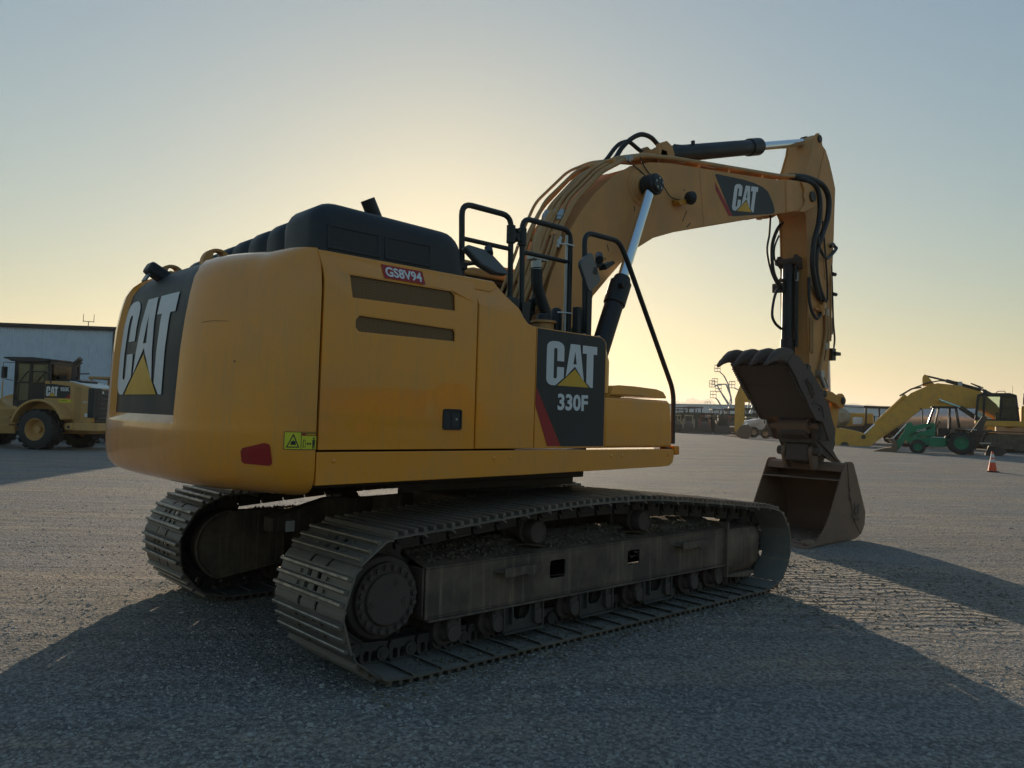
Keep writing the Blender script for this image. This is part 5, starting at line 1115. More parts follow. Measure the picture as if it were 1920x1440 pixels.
# ---- warehouse
WH = root('warehouse', (3.57, 46.4, 0), -37.5); tag(WH, 'long grey corrugated metal warehouse with a dark roof edge', 'warehouse')
X0, X1, HT = -30.0, 16.3, 5.96
n = 0; x = X0; wi_ = 1.28
while x < X1-.01:
    m = MB(); P = [];  nn_ = 10; e = min(x+wi_, X1)
    for k in range(nn_):
        a = x+(e-x)*k/nn_; d = (e-x)/nn_; P += [(a+.004, 0), (a+d*.35, 0), (a+d*.5, -.028), (a+d*.85, -.028), (a+d*.995, 0)]
    m.prism(P+[(e-.004, .06), (x+.004, .06)], 0, HT, 'z'); m.build('wall_panel', 'blue_grey', WH, 0, 0); x = e
part(WH, 'wall_core', 'blue_grey', lambda m: m.bb((X0+.05, .07, 0), (X1-.03, 18, HT-.05)), 0)
part(WH, 'roof', 'blue_grey', lambda m: m.prism([(X0, 6.55), (X0, 6.66)][0:0]+[(-.1, HT+.02), (9, HT+.03), (18.2, HT+.02), (18.2, HT-.08), (-.1, HT-.08)], X0, X1, 'x'), 0)
part(WH, 'roof_edge', 'black', lambda m: (m.bb((X0-.1, -.16, HT-.10), (X1+.1, -.04, HT+.14))), .01)
part(WH, 'downpipe', 'black', lambda m: [m.bb((xx, -.12, 0), (xx+.1, -.04, HT-.1)) for xx in (5.9,)], 0)
a_ = YAW-math.atan((160-960)/FPX); AN = root('roof_antenna', (CAM.x+52.6*math.cos(a_), CAM.y+52.6*math.sin(a_), 6.0), -20); tag(AN, 'thin forked antenna mast on the warehouse roof', 'antenna')
part(AN, 'mast', 'steel_dark', lambda m: (m.cyl((0, 0, -.05), (0, 0, .55), .025, 6), m.cyl((-.30, 0, .54), (.30, 0, .54), .02, 6)), 0)
for s in (-1, 1): part(AN, 'prong', 'steel_dark', lambda m: m.cyl((s*.28, 0, .50), (s*.28, 0, .98), .018, 6), 0)

# ---- traffic cone
CO = root('traffic_cone', (26.3, 3.27, float(h_ground(26.3))+.005), 20); tag(CO, 'orange traffic cone with two white bands standing alone on the gravel', 'traffic cone')
part(CO, 'base', 'rubber', lambda m: m.bb((-.19, -.19, 0), (.19, .19, .03)), .01)
def ring(z0, z1, e=0): f = lambda z: .145-(.145-.028)*(z-.03)/.68+e; return lambda m: m.lathe((0, 0, 0), (0, 0, 1), [(z0, f(z0)-.01), (z0, f(z0)), (z1, f(z1)), (z1, f(z1)-.01)], 24)
part(CO, 'cone_body', 'orange', ring(.03, .71), 0)
part(CO, 'reflective_band', 'white', ring(.33, .45, .003), 0); part(CO, 'reflective_band', 'white', ring(.50, .63, .003), 0)

# ---- large yellow excavator on the right
k_ = 1.2; bx, by, bz = 41.461, 4.903, .3797
K = root('tracked_excavator', (CAM.x+k_*(bx-CAM.x), CAM.y+k_*(by-CAM.y), CAM.z+k_*(bz-CAM.z)), 107.68, k_)
tag(K, 'large yellow excavator at the right edge, boom reaching down behind the green backhoe', 'excavator')
BP = [(8.95, .20), (8.86, .08), (8.57, .06), (7.6, .86), (6.6, 1.66), (5.84, 2.33), (4.6, 2.40), (3.4, 2.44), (2.2, 2.2), (1.6, 1.5), (1.9, 1.4), (2.4, 2.6), (3.07, 3.26), (4.12, 3.60), (5.1, 3.71), (5.6, 3.55), (6.35, 3.17), (8.26, 1.22), (8.9, .42)]
bmk = part(K, 'boom', 'komatsu', lambda m: m.prism(BP, -.30, .30), 0, smooth=12)
text_obj('KOMATSU', lambda u, v: (8.02-u*.80-v*.60, .305, .62+u*.60-v*.02+v*.62), bmk, 'black', 'lettering', .04, 1.38, .22)
part(bmk, 'hinge_boss', 'komatsu', lambda m: (m.cyl((8.72, -.36, .24), (8.72, .36, .24), .17, 18), m.cyl((5.05, .3, 2.85), (5.05, .42, 2.85), .16, 16)), .01)
part(bmk, 'boom_pipe', 'steel_dark', lambda m: (m.tube([(2.6, .2, 3.15), (3.2, .2, 3.42), (4.2, .2, 3.78), (5.0, .2, 3.85), (5.6, .2, 3.72), (6.2, .25, 3.45)], .035, 6, .1), m.tube([(2.6, -.1, 3.2), (3.6, -.1, 3.75), (3.0, -.1, 3.5)], .03, 6, .1), m.tube([(6.9, .1, 3.02), (6.3, .1, 3.42), (5.85, .1, 3.50)], .05, 6, .1)), 0)
part(K, 'boom_lug', 'komatsu', lambda m: m.prism([(5.8, 3.55), (5.82, 3.97), (5.78, 4.12), (5.68, 4.2), (5.55, 4.09), (5.3, 3.75), (5.2, 3.61)], -.12, .12), .02)
ck = part(K, 'arm_cylinder', 'steel_dark', lambda m: (m.cyl((3.10, 0, 3.36), (4.70, 0, 3.86), .10, 12), m.cyl((4.7, 0, 3.86), (5.66, 0, 4.12), .05, 10)), 0)
part(K, 'cylinder_bracket', 'tank', lambda m: m.bb((3.95, .1, 3.5), (4.15, .25, 3.8)), .02)
part(K, 'bucket_cylinder', 'komatsu', lambda m: (m.cyl((6.60, .1, 3.06), (8.1, .1, 1.44), .11, 12), m.cyl((6.6, -.15, 3.06), (7.5, -.15, 2.1), .10, 12)), 0)
part(K, 'bucket_rod', 'chrome', lambda m: m.cyl((8.1, .1, 1.44), (8.62, .1, .88), .06, 10), 0)
for s in (-1, 1): part(K, 'boom_cylinder', 'steel_dark', lambda m: m.cyl((2.9, s*.5, 1.6), (4.05, s*.5, 2.45), .11, 12), 0); part(K, 'boom_rod', 'chrome', lambda m: m.cyl((4.05, s*.5, 2.45), (5.0, s*.5, 2.83), .06, 10), 0)
stk = part(K, 'stick', 'komatsu', lambda m: m.prism([(10.22, 1.16), (9.85, 1.18), (9.23, 1.07), (8.60, .90), (8.50, .62), (8.95, .10), (9.22, .0), (9.95, .03), (10.35, .3)], -.28, .28), .02)
part(stk, 'pin', 'steel_dark', lambda m: (m.cyl((9.62, -.32, .20), (9.62, .32, .20), .22, 16), m.cyl((8.66, -.34, .72), (8.66, .34, .72), .12, 14)), 0)
part(stk, 'stiffener', 'komatsu', lambda m: m.prism([(9.5, .02), (9.58, .02), (9.28, 1.06), (9.20, 1.06)], .28, .30), 0)
hs = part(K, 'house', 'komatsu', lambda m: (m.bb((-2.6, -1.35, 1.50), (1.38, 1.35, 2.55)), m.prism([(1.38, 2.0), (1.38, 2.35), (1.1, 2.6), (1.0, 2.6), (1.0, 2.0)], .6, 1.34)), .04)
part(K, 'deck', 'komatsu', lambda m: m.prism([(3.0, 1.50), (3.38, 1.60), (3.38, 1.78), (-2.6, 1.78), (-2.6, 1.48)], -1.35, 1.36), .03)
part(K, 'counterweight', 'komatsu', lambda m: m.bb((-3.4, -1.4, 1.4), (-2.6, 1.4, 2.6)), .2)
part(K, 'air_cleaner', 'tan', lambda m: m.bb((.75, .3, 2.6), (1.32, 1.0, 3.22)), .08)
ckb = part(K, 'cab', 'black', lambda m: ([m.cyl((a, y, 1.80), (b, y, 3.08), .055, 8) for a, b in ((3.36, 3.24), (3.02, 2.98), (2.28, 2.24), (1.52, 1.66)) for y in (.42, 1.32)], m.bb((1.48, .40, 1.78), (3.42, 1.34, 1.86)), m.prism([(3.28, 3.02), (3.22, 3.12), (2.9, 3.17), (1.9, 3.18), (1.66, 3.10), (1.60, 3.02)], .38, 1.36), m.bb((1.5, 1.30, 2.40), (2.26, 1.34, 2.46)), m.prism([(1.5, 1.8), (2.27, 1.8), (2.24, 3.05), (1.62, 3.05)], .40, .43)), .012)
for p in ([(2.34, 1.88), (2.98, 1.88), (2.94, 3.0), (2.32, 3.0)], [(1.58, 1.90), (2.22, 1.90), (2.22, 2.40), (1.56, 2.40)], [(1.56, 2.48), (2.2, 2.48), (2.2, 3.0), (1.66, 3.0)], [(3.06, 1.88), (3.34, 1.88), (3.24, 3.0), (3.02, 3.0)]): glass_plate(ckb, p, 1.31, 1.32)
part(ckb, 'seat', 'rubber', lambda m: (m.bb((1.9, .65, 1.86), (2.5, 1.1, 2.2)), m.bb((1.8, .65, 2.1), (2.0, 1.1, 2.8))), .05)
part(ckb, 'beacon', 'black_plastic', lambda m: (m.lathe((2.95, 1.1, 3.16), (0, 0, 1), [(0, .10), (.12, .10), (.2, .05)], 12), m.bb((2.75, 1.0, 3.12), (3.1, 1.25, 3.18))), 0)
part(ckb, 'roof_rail', 'black', lambda m: m.tube([(2.5, 1.2, 3.16), (2.4, 1.2, 3.27), (2.1, 1.2, 3.27), (2.08, 1.2, 3.16)], .018, 6, .04), 0)
part(ckb, 'aerial', 'black', lambda m: m.cyl((1.78, 1.2, 3.15), (1.78, 1.2, 3.55), .008, 5), 0)
for s in (-1, 1):
    tp = [(2.9, .34), (3.10, .55), (3.14, .80), (3.0, 1.10), (2.75, 1.24), (-2.7, 1.24), (-3.0, 1.0), (-3.05, .7), (-2.8, .38), (-2.5, .24), (2.6, .24)]
    m = MB(); m.prism(offs(tp, .12), s*1.12, s*1.5); tf = m.build('track_frame', 'frame', K, .02)
    tpts = np.array([(a, b) for a, b in tp]+[tp[0]]); Q, _ = walk(tpts, 60, 0)
    for i in range(60):
        a, b = Q[i], Q[i+1]; d = Vector((b[0]-a[0], 0, b[1]-a[1])); c = Vector(((a[0]+b[0])/2, s*1.31, (a[1]+b[1])/2)); an = math.atan2(-d.z, d.x)
        m = MB(); m.box(c, (d.length*.96, .60, .05), Matrix.Rotation(an, 3, 'Y')); m.build('track_shoe', 'steel_dark', K, 0, 0)
    for i in range(9):
        x = -2.3+i*.56; m = MB(); m.lathe((x, s*1.40, .38), (0, s, 0), [(0, .13), (.08, .13), (.1, .07), (.14, .07)], 14); m.build('roller', 'rust_dark', K, 0)
part(K, 'swing_ring', 'steel_dark', lambda m: (m.cyl((0, 0, 1.1), (0, 0, 1.5), .75, 24), m.bb((-1, -1.2, .5), (1, 1.2, 1.1))), .02)

# ---- green backhoe loader
k_ = 1.10; bx, by, bz = 36.116, 7.425, .3462
G = root('backhoe_loader', (CAM.x+k_*(bx-CAM.x), CAM.y+k_*(by-CAM.y), CAM.z+k_*(bz-CAM.z)), 110.87, k_)
tag(G, 'green backhoe loader with open canopy and lowered front bucket', 'backhoe loader')
for y in (-.72, .86): wheel(G, .02, y, .69, .55, .34, 'green', 14, side=1 if y > 0 else -1)
for y in (-.72, .84): wheel(G, 1.82, y, .435, .345, .24, 'green', 12, side=1 if y > 0 else -1)
hg = part(G, 'hood', 'green', lambda m: m.prism([(1.06, .95), (1.06, 1.60), (1.5, 1.56), (2.25, 1.38), (2.30, 1.2), (2.28, .92)], -.30, .34), .03)
text_obj('CASE', lambda u, v: (1.86-u, .346, 1.12+v+u*.26), hg, 'white', 'lettering', .03, .40, .12)
part(hg, 'hood_stripe', 'black', lambda m: m.add([(2.2, .345, 1.0), (2.0, .345, 1.0), (1.25, .345, 1.33), (1.2, .345, 1.42), (1.35, .345, 1.40)], [(0, 1, 2, 3, 4)]), 0, smooth=0)
part(G, 'chassis', 'green', lambda m: (m.prism([(-.3, .50), (-.3, .9), (2.3, .9), (2.3, .62), (1.5, .50)], -.30, .34), m.bb((.62, .3, .46), (1.32, .56, .80))), .02)
for s in (-1, 1):
    part(G, 'loader_arm', 'green', lambda m: m.prism([(2.02, 1.50), (2.15, 1.62), (2.32, 1.50), (2.42, 1.15), (2.62, .80), (2.95, .40), (2.85, .22), (2.65, .24), (2.35, .70), (2.12, 1.10)], s*.48, s*.58), .012)
    part(G, 'lift_cylinder', 'chrome', lambda m: m.cyl((2.30, s*.45, 1.50), (3.02, s*.45, .62), .028, 8), 0)
part(G, 'front_bucket', 'rust', lambda m: m.prism([(3.72, .12), (3.75, .15), (3.30, .30), (2.96, .36), (2.92, .60), (3.18, .74), (3.25, .78), (2.85, .78), (2.66, .45), (2.72, .15), (2.85, .06)], -.85, .90), .01)
cn = part(G, 'canopy', 'black', lambda m: (m.bb((.15, -.55, 2.32), (1.25, .60, 2.40)), [m.cyl(a, b, .035, 8) for y in (-.5, .5) for a, b in (((1.35, y, 1.52), (1.12, y, 2.34)), ((1.08, y, 1.55), (.92, y, 2.34)), ((.48, y, 1.4), (.46, y, 2.34)), ((.06, y, 1.4), (.20, y, 2.34)))]), .008)
part(G, 'windscreen_frame', 'tank', lambda m: m.cyl((1.40, .5, 1.55), (1.16, .5, 2.30), .03, 6), 0)
part(G, 'seat', 'rubber', lambda m: (m.bb((.45, -.25, 1.0), (.95, .25, 1.35)), m.bb((.4, -.25, 1.3), (.52, .25, 1.9)), m.cyl((1.05, 0, 1.3), (.9, 0, 1.65), .02, 6)), .03)
part(G, 'steering_wheel', 'rubber', lambda m: m.tube([(.88+.05*math.cos(a), .17*math.sin(a), 1.66+.14*math.cos(a)) for a in np.linspace(0, 6.28, 12)], .014, 5), 0)
for s in (-.72, .86): m = MB(); m.prism(circ(.02, .69, .66, 12, 10, 150)+circ(.02, .69, .62, 12, 150, 10), s-.18, s+.18); m.build('fender', 'black', G, .01)
part(G, 'exhaust_stack', 'black', lambda m: m.tube([(1.62, .25, 1.5), (1.62, .25, 2.2), (1.72, .25, 2.30)], .03, 8), 0)
part(G, 'backhoe_boom', 'rust_dark', lambda m: (m.prism([(-.35, .5), (-.35, 1.1), (-.9, 2.0), (-1.1, 1.95), (-.75, .9), (-.6, .4)], -.12, .12), m.prism([(-.3, 1.20), (-1.25, 1.36), (-1.3, 1.26), (-.5, 1.08)], -.2, .3)), .02)
part(G, 'backhoe_bucket', 'rust_dark', lambda m: m.prism([(-1.0, .12), (-1.15, .6), (-1.6, .62), (-1.85, .3), (-1.6, .1)], -.3, .3), .03)
part(G, 'stabiliser', 'rust_dark', lambda m: (m.bb((-.5, -.8, .15), (-.36, -.6, 1.1)), m.bb((-.5, .62, .15), (-.36, .8, 1.1)), m.bb((-.95, .5, .62), (-1.5, .7, .70)), m.bb((-.6, -.6, .4), (-.4, .7, .6))), .01)
for a in ((-.75, .0, 1.16, .5), (-.35, .2, 1.3, .6), (-1.0, .1, .68, .45)): part(G, 'metal_step', 'tank', lambda m: m.bb((a[0]-a[3]/2, a[1]-.2, a[2]), (a[0]+a[3]/2, a[1]+.2, a[2]+.05)), .005)

# ---- yellow excavator stick behind the thumb
YX = root('tracked_excavator', (58.45, 24.24, .38), 119.0); tag(YX, 'faded yellow excavator behind the thumb, its stick hanging straight down', 'excavator')
part(YX, 'stick', 'komatsu', lambda m: m.prism([(7.34, 4.60), (7.50, 4.2), (7.78, 3.4), (7.78, .6), (7.4, .55), (7.0, 1.4), (6.97, 3.06), (6.92, 3.9), (7.15, 4.5)], -.22, .22), .02)
part(YX, 'boom', 'komatsu', lambda m: m.prism([(7.3, 3.9), (6.9, 4.05), (5.5, 4.2), (3.2, 4.6), (.6, 1.8), (1.0, 1.5), (3.2, 3.6), (5.5, 3.15), (7.2, 3.1)], -.3, .3), .02)
part(YX, 'bucket', 'rust', lambda m: m.prism([(7.7, .45), (7.5, .1), (7.1, -.0), (6.6, .0), (6.3, .5), (6.35, .95), (6.7, 1.2), (7.2, 1.1)], -.6, .6), .05)
part(YX, 'house', 'komatsu', lambda m: m.bb((-3, -1.4, 1.2), (1.2, 1.4, 2.4)), .1); part(YX, 'cab', 'black', lambda m: m.bb((.5, .3, 1.3), (1.9, 1.4, 3.0)), .1)
for s in (-1, 1): part(YX, 'track', 'steel_dark', lambda m: m.bb((-2.4, s*1.0, 0), (2.4, s*1.7, .95)), .3)
part(YX, 'arm_cylinder', 'steel_dark', lambda m: (m.cyl((3.6, 0, 4.9), (5.6, 0, 4.75), .1, 10), m.cyl((5.6, 0, 4.75), (7.3, 0, 4.45), .05, 8)), 0)

# ---- white backhoe and other machines in the middle distance
def az_pt(px, d):
    a = YAW-math.atan((px-960)/FPX); x, y = CAM.x+d*math.cos(a), CAM.y+d*math.sin(a); return (x, y, float(h_ground(x))), math.degrees(a)
p_, a_ = az_pt(1447, 78)
WB = root('backhoe_loader', p_, a_+118); tag(WB, 'white backhoe loader with raised front arms behind the thumb', 'backhoe loader')
for y in (-.85, .85): wheel(WB, 0, y, .75, .75, .4, 'tan', 12); wheel(WB, 2.2, y, .5, .5, .3, 'tan', 10)
part(WB, 'body', 'white', lambda m: (m.prism([(-.6, .7), (-.6, 1.3), (.9, 1.3), (1.0, 1.8), (2.6, 1.55), (2.7, .8)], -.4, .4), m.bb((-.5, -.8, 2.65), (1.0, .8, 2.8)), [m.cyl((x, y, 1.2), (x, y, 2.7), .05, 6) for x in (-.45, .9) for y in (-.7, .7)]), .04)
for s in (-1, 1): part(WB, 'loader_arm', 'white', lambda m: m.prism([(1.0, 1.6), (1.2, 1.85), (2.5, 1.5), (3.6, .4), (3.4, .25), (2.3, 1.2)], s*.5, s*.65), .01)
part(WB, 'front_bucket', 'rust_dark', lambda m: m.prism([(3.3, .1), (3.3, .8), (3.6, 1.0), (3.7, .9), (3.5, .2), (4.3, .1), (4.3, .05)], -1.1, 1.1), 0)
for px, d, lab in ((1466, 74, 'dark wheeled machine beside the excavator thumb, low pale tyres'),):
    p_, a_ = az_pt(px, d); W_ = root('wheeled_roller', p_, a_+90); tag(W_, lab, 'roller')
    for x in (-1.0, .35, 1.3):
        wheel(W_, x, .5, .45, .45, .35, 'tan', 10)
        wheel(W_, x, -.5, .45, .45, .35, 'tan', 10, side=-1)
    part(W_, 'body', 'rust_dark', lambda m: m.prism([(-1.6, .5), (-1.6, 1.3), (-.4, 1.5), (1.2, 1.4), (1.6, .6)], -.6, .6), .05)
    part(W_, 'canopy', 'black', lambda m: (m.bb((-.8, -.7, 2.3), (.7, .7, 2.4)), [m.cyl((x, y, 1.2), (x, y, 2.3), .05, 6) for x in (-.7, .6) for y in (-.6, .6)]), 0)

def skid(px, d, lab, col, first=None, dr=0):
    p_, a_ = az_pt(px, d)
    if first is None:
        S_ = root('skid_steer', p_, a_+180+dr)
        for x in (-.55, .55):
            for y in (-.72, .72): wheel(S_, x, y, .42, .42, .28, 'tan', 10, side=1 if y > 0 else -1)
        part(S_, 'body', 'rust_dark', lambda m: m.prism([(-1.2, .35), (-1.2, 1.3), (-.5, 1.4), (.9, .9), (1.0, .3)], -.55, .55), .05)
        part(S_, 'cage', col, lambda m: ([m.bb((x-.05, y-.05, .9), (x+.05, y+.05, 2.0)) for x in (-.6, .5) for y in (-.45, .45)], m.bb((-.7, -.52, 1.95), (.6, .52, 2.08)), m.bb((-.66, -.45, 1.0), (-.62, .45, 1.35))), .02)
        for s in (-1, 1): part(S_, 'lift_arm', col, lambda m: m.prism([(-1.1, 1.35), (-1.0, 1.6), (.3, 1.35), (1.3, .4), (1.2, .25), (.2, 1.1)], s*.56, s*.68), .01)
        part(S_, 'bucket', 'steel_dark', lambda m: m.prism([(1.2, .05), (1.15, .55), (1.3, .6), (1.35, .15), (1.95, .08), (1.95, .03)], -.9, .9), 0)
    else: S_ = copy_tree(first); S_.location = p_; S_.rotation_euler.z = R(a_+180+dr)
    tag(S_, lab, 'skid steer', 'skid steer loaders lined up across the yard'); return S_
def copy_tree(o, parent=None):
    c = o.copy(); scene.collection.objects.link(c)
    if parent: c.parent = parent
    for ch in [x for x in bpy.data.objects if x.parent == o]: copy_tree(ch, c)
    return c
s1 = skid(1293, 92, 'dark skid steer with pale cage, first to the right of the handrail', 'tan')
skid(1268, 93, 'skid steer half hidden behind the black handrail', 'tan', s1, 20)
s2 = skid(1323, 92, 'skid steer with orange red arms, second right of the handrail', 'red')
s3 = skid(1356, 91, 'dark cabbed skid steer left of the faded yellow excavator stick', 'rust_dark', None, 4)
part(s3, 'engine_box', 'black', lambda m: m.bb((-.5, -.48, .95), (.6, .48, 1.75)), .03)
skid(1374, 93, 'skid steer just behind the faded yellow excavator stick', 'red', s2, -15)
skid(1408, 95, 'skid steer between the faded yellow stick and the white backhoe', 'tan', s1, 8)

# dark canopied tractors behind the skid steers
def canopy(px, d, lab, first=None):
    p_, a_ = az_pt(px, d)
    if first is None:
        S_ = root('canopy_tractor', p_, a_+175)
        for x, r in ((-.9, .8), (1.1, .55)):
            for y in (-.9, .9): wheel(S_, x, y, r, r, .4, 'rust_dark', 10, side=1 if y > 0 else -1)
        part(S_, 'body', 'green_dark', lambda m: (m.bb((-1.2, -.6, .7), (2.0, .6, 2.15)), m.bb((-1.3, -1.15, 1.0), (1.2, 1.15, 2.3))), .06)
        part(S_, 'canopy', 'rust_dark', lambda m: ([m.bb((x-.05, y-.05, 1.2), (x+.05, y+.05, 2.9)) for x in (-1.0, .5) for y in (-.8, .8)], m.bb((-1.3, -1.0, 2.85), (.8, 1.0, 3.0))), .02)
        part(S_, 'exhaust_stack', 'rust_dark', lambda m: m.cyl((1.2, .3, 1.6), (1.2, .3, 2.7), .05, 8), 0)
    else: S_ = copy_tree(first); S_.location = p_; S_.rotation_euler.z = R(a_+175+random.uniform(-50, 50)); f_ = random.uniform(.78, 1.15); S_.scale = (f_*random.uniform(.8, 1.2), f_, f_)
    tag(S_, lab, 'tractor', 'dark canopied machines behind the skid steers'); return S_
M['green_dark'] = worn('dark_green_paint', (.035, .040, .028), .6, amt=.4)
c1 = canopy(1274, 112, 'dark canopied machine in the packed row behind the skid steers')
for px, d in ((1290, 114), (1304, 110), (1318, 113), (1333, 112), (1349, 114), (1364, 110), (1380, 112), (1396, 113), (1412, 112), (1428, 114), (1441, 112)): canopy(px, d, 'dark canopied machine in the packed row behind the skid steers', c1)

# boom lifts
def seg(m, a, b, w): m.cyl(a, b, w, 6)
def lift(px, d, pts, lab, bw=.75):
    p_, a_ = az_pt(px, d); S_ = root('boom_lift', p_, a_-90)         # local x runs to the right in the picture
    part(S_, 'chassis', 'lift', lambda m: (m.bb((-1.2, -1.0, .4), (1.2, 1.0, 1.3)), [m.cyl((x, y-.15, .4), (x, y+.15, .4), .4, 12) for x in (-1, 1) for y in (-1, 1)]), .04)
    for i in range(len(pts)-1): part(S_, 'boom_section', 'lift', lambda m: seg(m, (pts[i][0], 0, pts[i][1]), (pts[i+1][0], 0, pts[i+1][1]), .14-.018*i), 0)
    ex_, ez = pts[-1]
    def bk(m):
        for z in (0, .5, 1.0): m.tube([(ex_-bw, -.4, ez+z), (ex_+.1, -.4, ez+z), (ex_+.1, .4, ez+z), (ex_-bw, .4, ez+z), (ex_-bw, -.4, ez+z)], .04, 4)
        for x in (ex_-bw, ex_-bw/2, ex_+.1):
            for y in (-.4, .4): m.cyl((x, y, ez), (x, y, ez+1.0), .04, 4)
        m.bb((ex_-bw, -.4, ez-.04), (ex_+.1, .4, ez+.02))
    part(S_, 'work_platform', 'lift', bk, 0); tag(S_, lab, 'boom lift', 'raised boom lifts on the skyline')
D = 125; q = D/1460
def P2(px0, pts): return [((x-px0)*q, 1.63-.38+(781.7+.0299*(x-960)-y)*q) for x, y in pts]
lift(1362, D, P2(1362, [(1360, 788), (1372, 755), (1365, 722), (1358, 708), (1350, 700)]), 'tallest raised boom lift on the skyline, left of the thumb')
lift(1366, D+2, P2(1366, [(1366, 788), (1371, 745), (1362, 722), (1348, 722), (1341, 727)]), 'boom lift with basket reaching left at mid height')
lift(1358, D+4, P2(1358, [(1360, 788), (1369, 760), (1352, 735), (1345, 722)]), 'boom lift with basket just under the tallest lift')
lift(1354, D-3, P2(1354, [(1362, 788), (1368, 765), (1356, 745), (1352, 738)]), 'short raised boom lift in the middle of the cluster')
lift(1357, D-6, P2(1357, [(1357, 788), (1354, 765), (1348, 754), (1344, 750)]), 'lowest steep boom lift with its basket at the left')
lift(1345, D+6, P2(1345, [(1352, 790), (1345, 772), (1338, 766), (1332, 765)]), 'boom lift folded low beside the distant sheds')
lift(1412, D, P2(1412, [(1410, 788), (1404, 770), (1408, 745), (1390, 735), (1380, 730)]), 'boom lift behind the faded yellow excavator stick')
lift(1418, D+3, P2(1418, [(1420, 788), (1412, 765), (1418, 740), (1402, 722), (1394, 716)]), 'boom lift right of the faded yellow stick, partly behind the thumb')
lift(1408, D+8, P2(1408, [(1404, 788), (1412, 760), (1403, 742), (1398, 700), (1392, 697)]), 'boom lift with basket against the thumb edge')

# ---- distant sheds, yard fence and other vehicles
def shed(px0, px1, d0, d1, ytop0, lab, mat='shed'):
    (x0, y0, z0), a0 = az_pt(px0, d0); (x1, y1, z1), a1 = az_pt(px1, d1); L_ = math.hypot(x1-x0, y1-y0); hd = math.degrees(math.atan2(y1-y0, x1-x0))
    ht = 1.63+(781.7+.0299*(px0-960)-ytop0)*d0*math.cos(math.atan((px0-960)/FPX))/1460-.38
    S_ = root('storage_shed', (x0, y0, .38), hd); tag(S_, lab, 'shed')
    n = max(2, int(L_/5))
    for k in range(n): part(S_, 'wall_panel', mat, lambda m: m.bb((L_*k/n+.03, 0, 0), (L_*(k+1)/n-.03, .1, ht)), 0)
    part(S_, 'wall_core', mat, lambda m: m.bb((.1, .11, 0), (L_-.1, 14, ht-.1)), 0)
    part(S_, 'roof', mat, lambda m: m.bb((-.2, -.3, ht), (L_+.2, 14.2, ht+.25)), 0); return S_
M['shed'] = worn('pale_shed_metal', (.58, .62, .66), .5, amt=.2)
shed(1700, 1622, 135, 140, 767, 'tall blue grey shed behind the large yellow boom'); shed(1621, 1566, 150, 153, 770, 'lower blue grey shed between the bucket link and the tall shed')
shed(1460, 1262, 240, 250, 764, 'long pale shed far behind the skid steers'); shed(1960, 1810, 120, 125, 772, 'pale shed beyond the green backhoe')
FN = root('yard_fence', (0, 0, 0), 0); tag(FN, 'dark post and rail fence in front of the blue grey sheds', 'fence'); prev = None
for k in range(12):
    (x, y, z), a = az_pt(1575+k*33, 118); part(FN, 'post', 'black', lambda m: m.bb((x-.06, y-.06, z), (x+.06, y+.06, z+2.9)), 0)
    if prev:
        for zz in (1.6, 2.75): part(FN, 'rail', 'black', lambda m: m.cyl((prev[0], prev[1], z+zz), (x, y, z+zz), .05, 5), 0)
    prev = (x, y)
def tank(px, d, L_, r, z0, lab, mat, dh=90):
    p_, a_ = az_pt(px, d); S_ = root('tank_truck', p_, a_+dh); tag(S_, lab, 'tank truck')
    part(S_, 'tank', mat, lambda m: m.lathe((-L_/2, 0, z0+r), (1, 0, 0), [(-.25, r*.5), (0, r*.93), (.1, r), (L_-.1, r), (L_, r*.93), (L_+.25, r*.5)], 28), 0)
    part(S_, 'chassis', 'black', lambda m: m.bb((-L_/2, -.6, z0-.4), (L_/2+2.4, .6, z0-.02)), .02)
    part(S_, 'truck_cab', 'tan', lambda m: m.bb((L_/2+.7, -1.1, z0-.4), (L_/2+2.3, 1.1, z0+1.7)), .2)
    for x in (-L_/2+.5, -L_/2+1.6, L_/2+1.4):
        for y in (-.95, .95): wheel(S_, x, y, .5, .5, .3, 'tan', 8, side=1 if y > 0 else -1)
tank(1570, 66, 2.6, .72, 1.25, 'tan rounded tank truck just right of the bucket linkage', 'tan', 15)
tank(1764, 62, 5.2, .80, 1.15, 'shiny pale tank trailer showing under the large yellow boom', 'tank', -90)
p_, a_ = az_pt(1650, 64); DZ = root('telehandler', p_, a_+90); tag(DZ, 'black cabbed machine between tan tank truck and the large yellow boom', 'telehandler')
part(DZ, 'cab', 'black', lambda m: ([m.bb((x-.06, y-.06, 1.0), (x+.06, y+.06, 2.75)) for x in (-.8, 0, .9) for y in (-.6, .6)], m.bb((-.95, -.7, 2.7), (1.05, .7, 2.85)), m.bb((-.9, -.7, .8), (1.0, .7, 1.55))), .02)
part(DZ, 'body', 'black', lambda m: (m.bb((-2.2, -.7, .7), (-.9, .7, 1.5)), m.prism([(1.0, .7), (1.0, 1.4), (2.6, 1.25), (2.7, .7)], -.6, .6)), .06); part(DZ, 'pale_hood', 'white', lambda m: m.bb((1.1, -.3, 1.42), (1.8, .3, 2.0)), .1)
for x in (-1.5, 1.6):
    for y in (-.8, .8): wheel(DZ, x, y, .55, .55, .35, 'rust_dark', 10, side=1 if y > 0 else -1)
p_, a_ = az_pt(1597, 72); RT = root('parked_truck', p_, a_+100); tag(RT, 'faded red truck between the tan tank truck and black cabbed machine', 'truck')
part(RT, 'body', 'red', lambda m: (m.bb((-1.2, -1, .8), (1.2, 1, 2.35)), m.prism([(1.2, .8), (1.2, 1.7), (2.2, 1.2), (2.3, .8)], -.9, .9)), .12); part(RT, 'bed', 'rust_dark', lambda m: m.bb((-4.2, -1, .8), (-1.3, 1, 1.2)), .03)
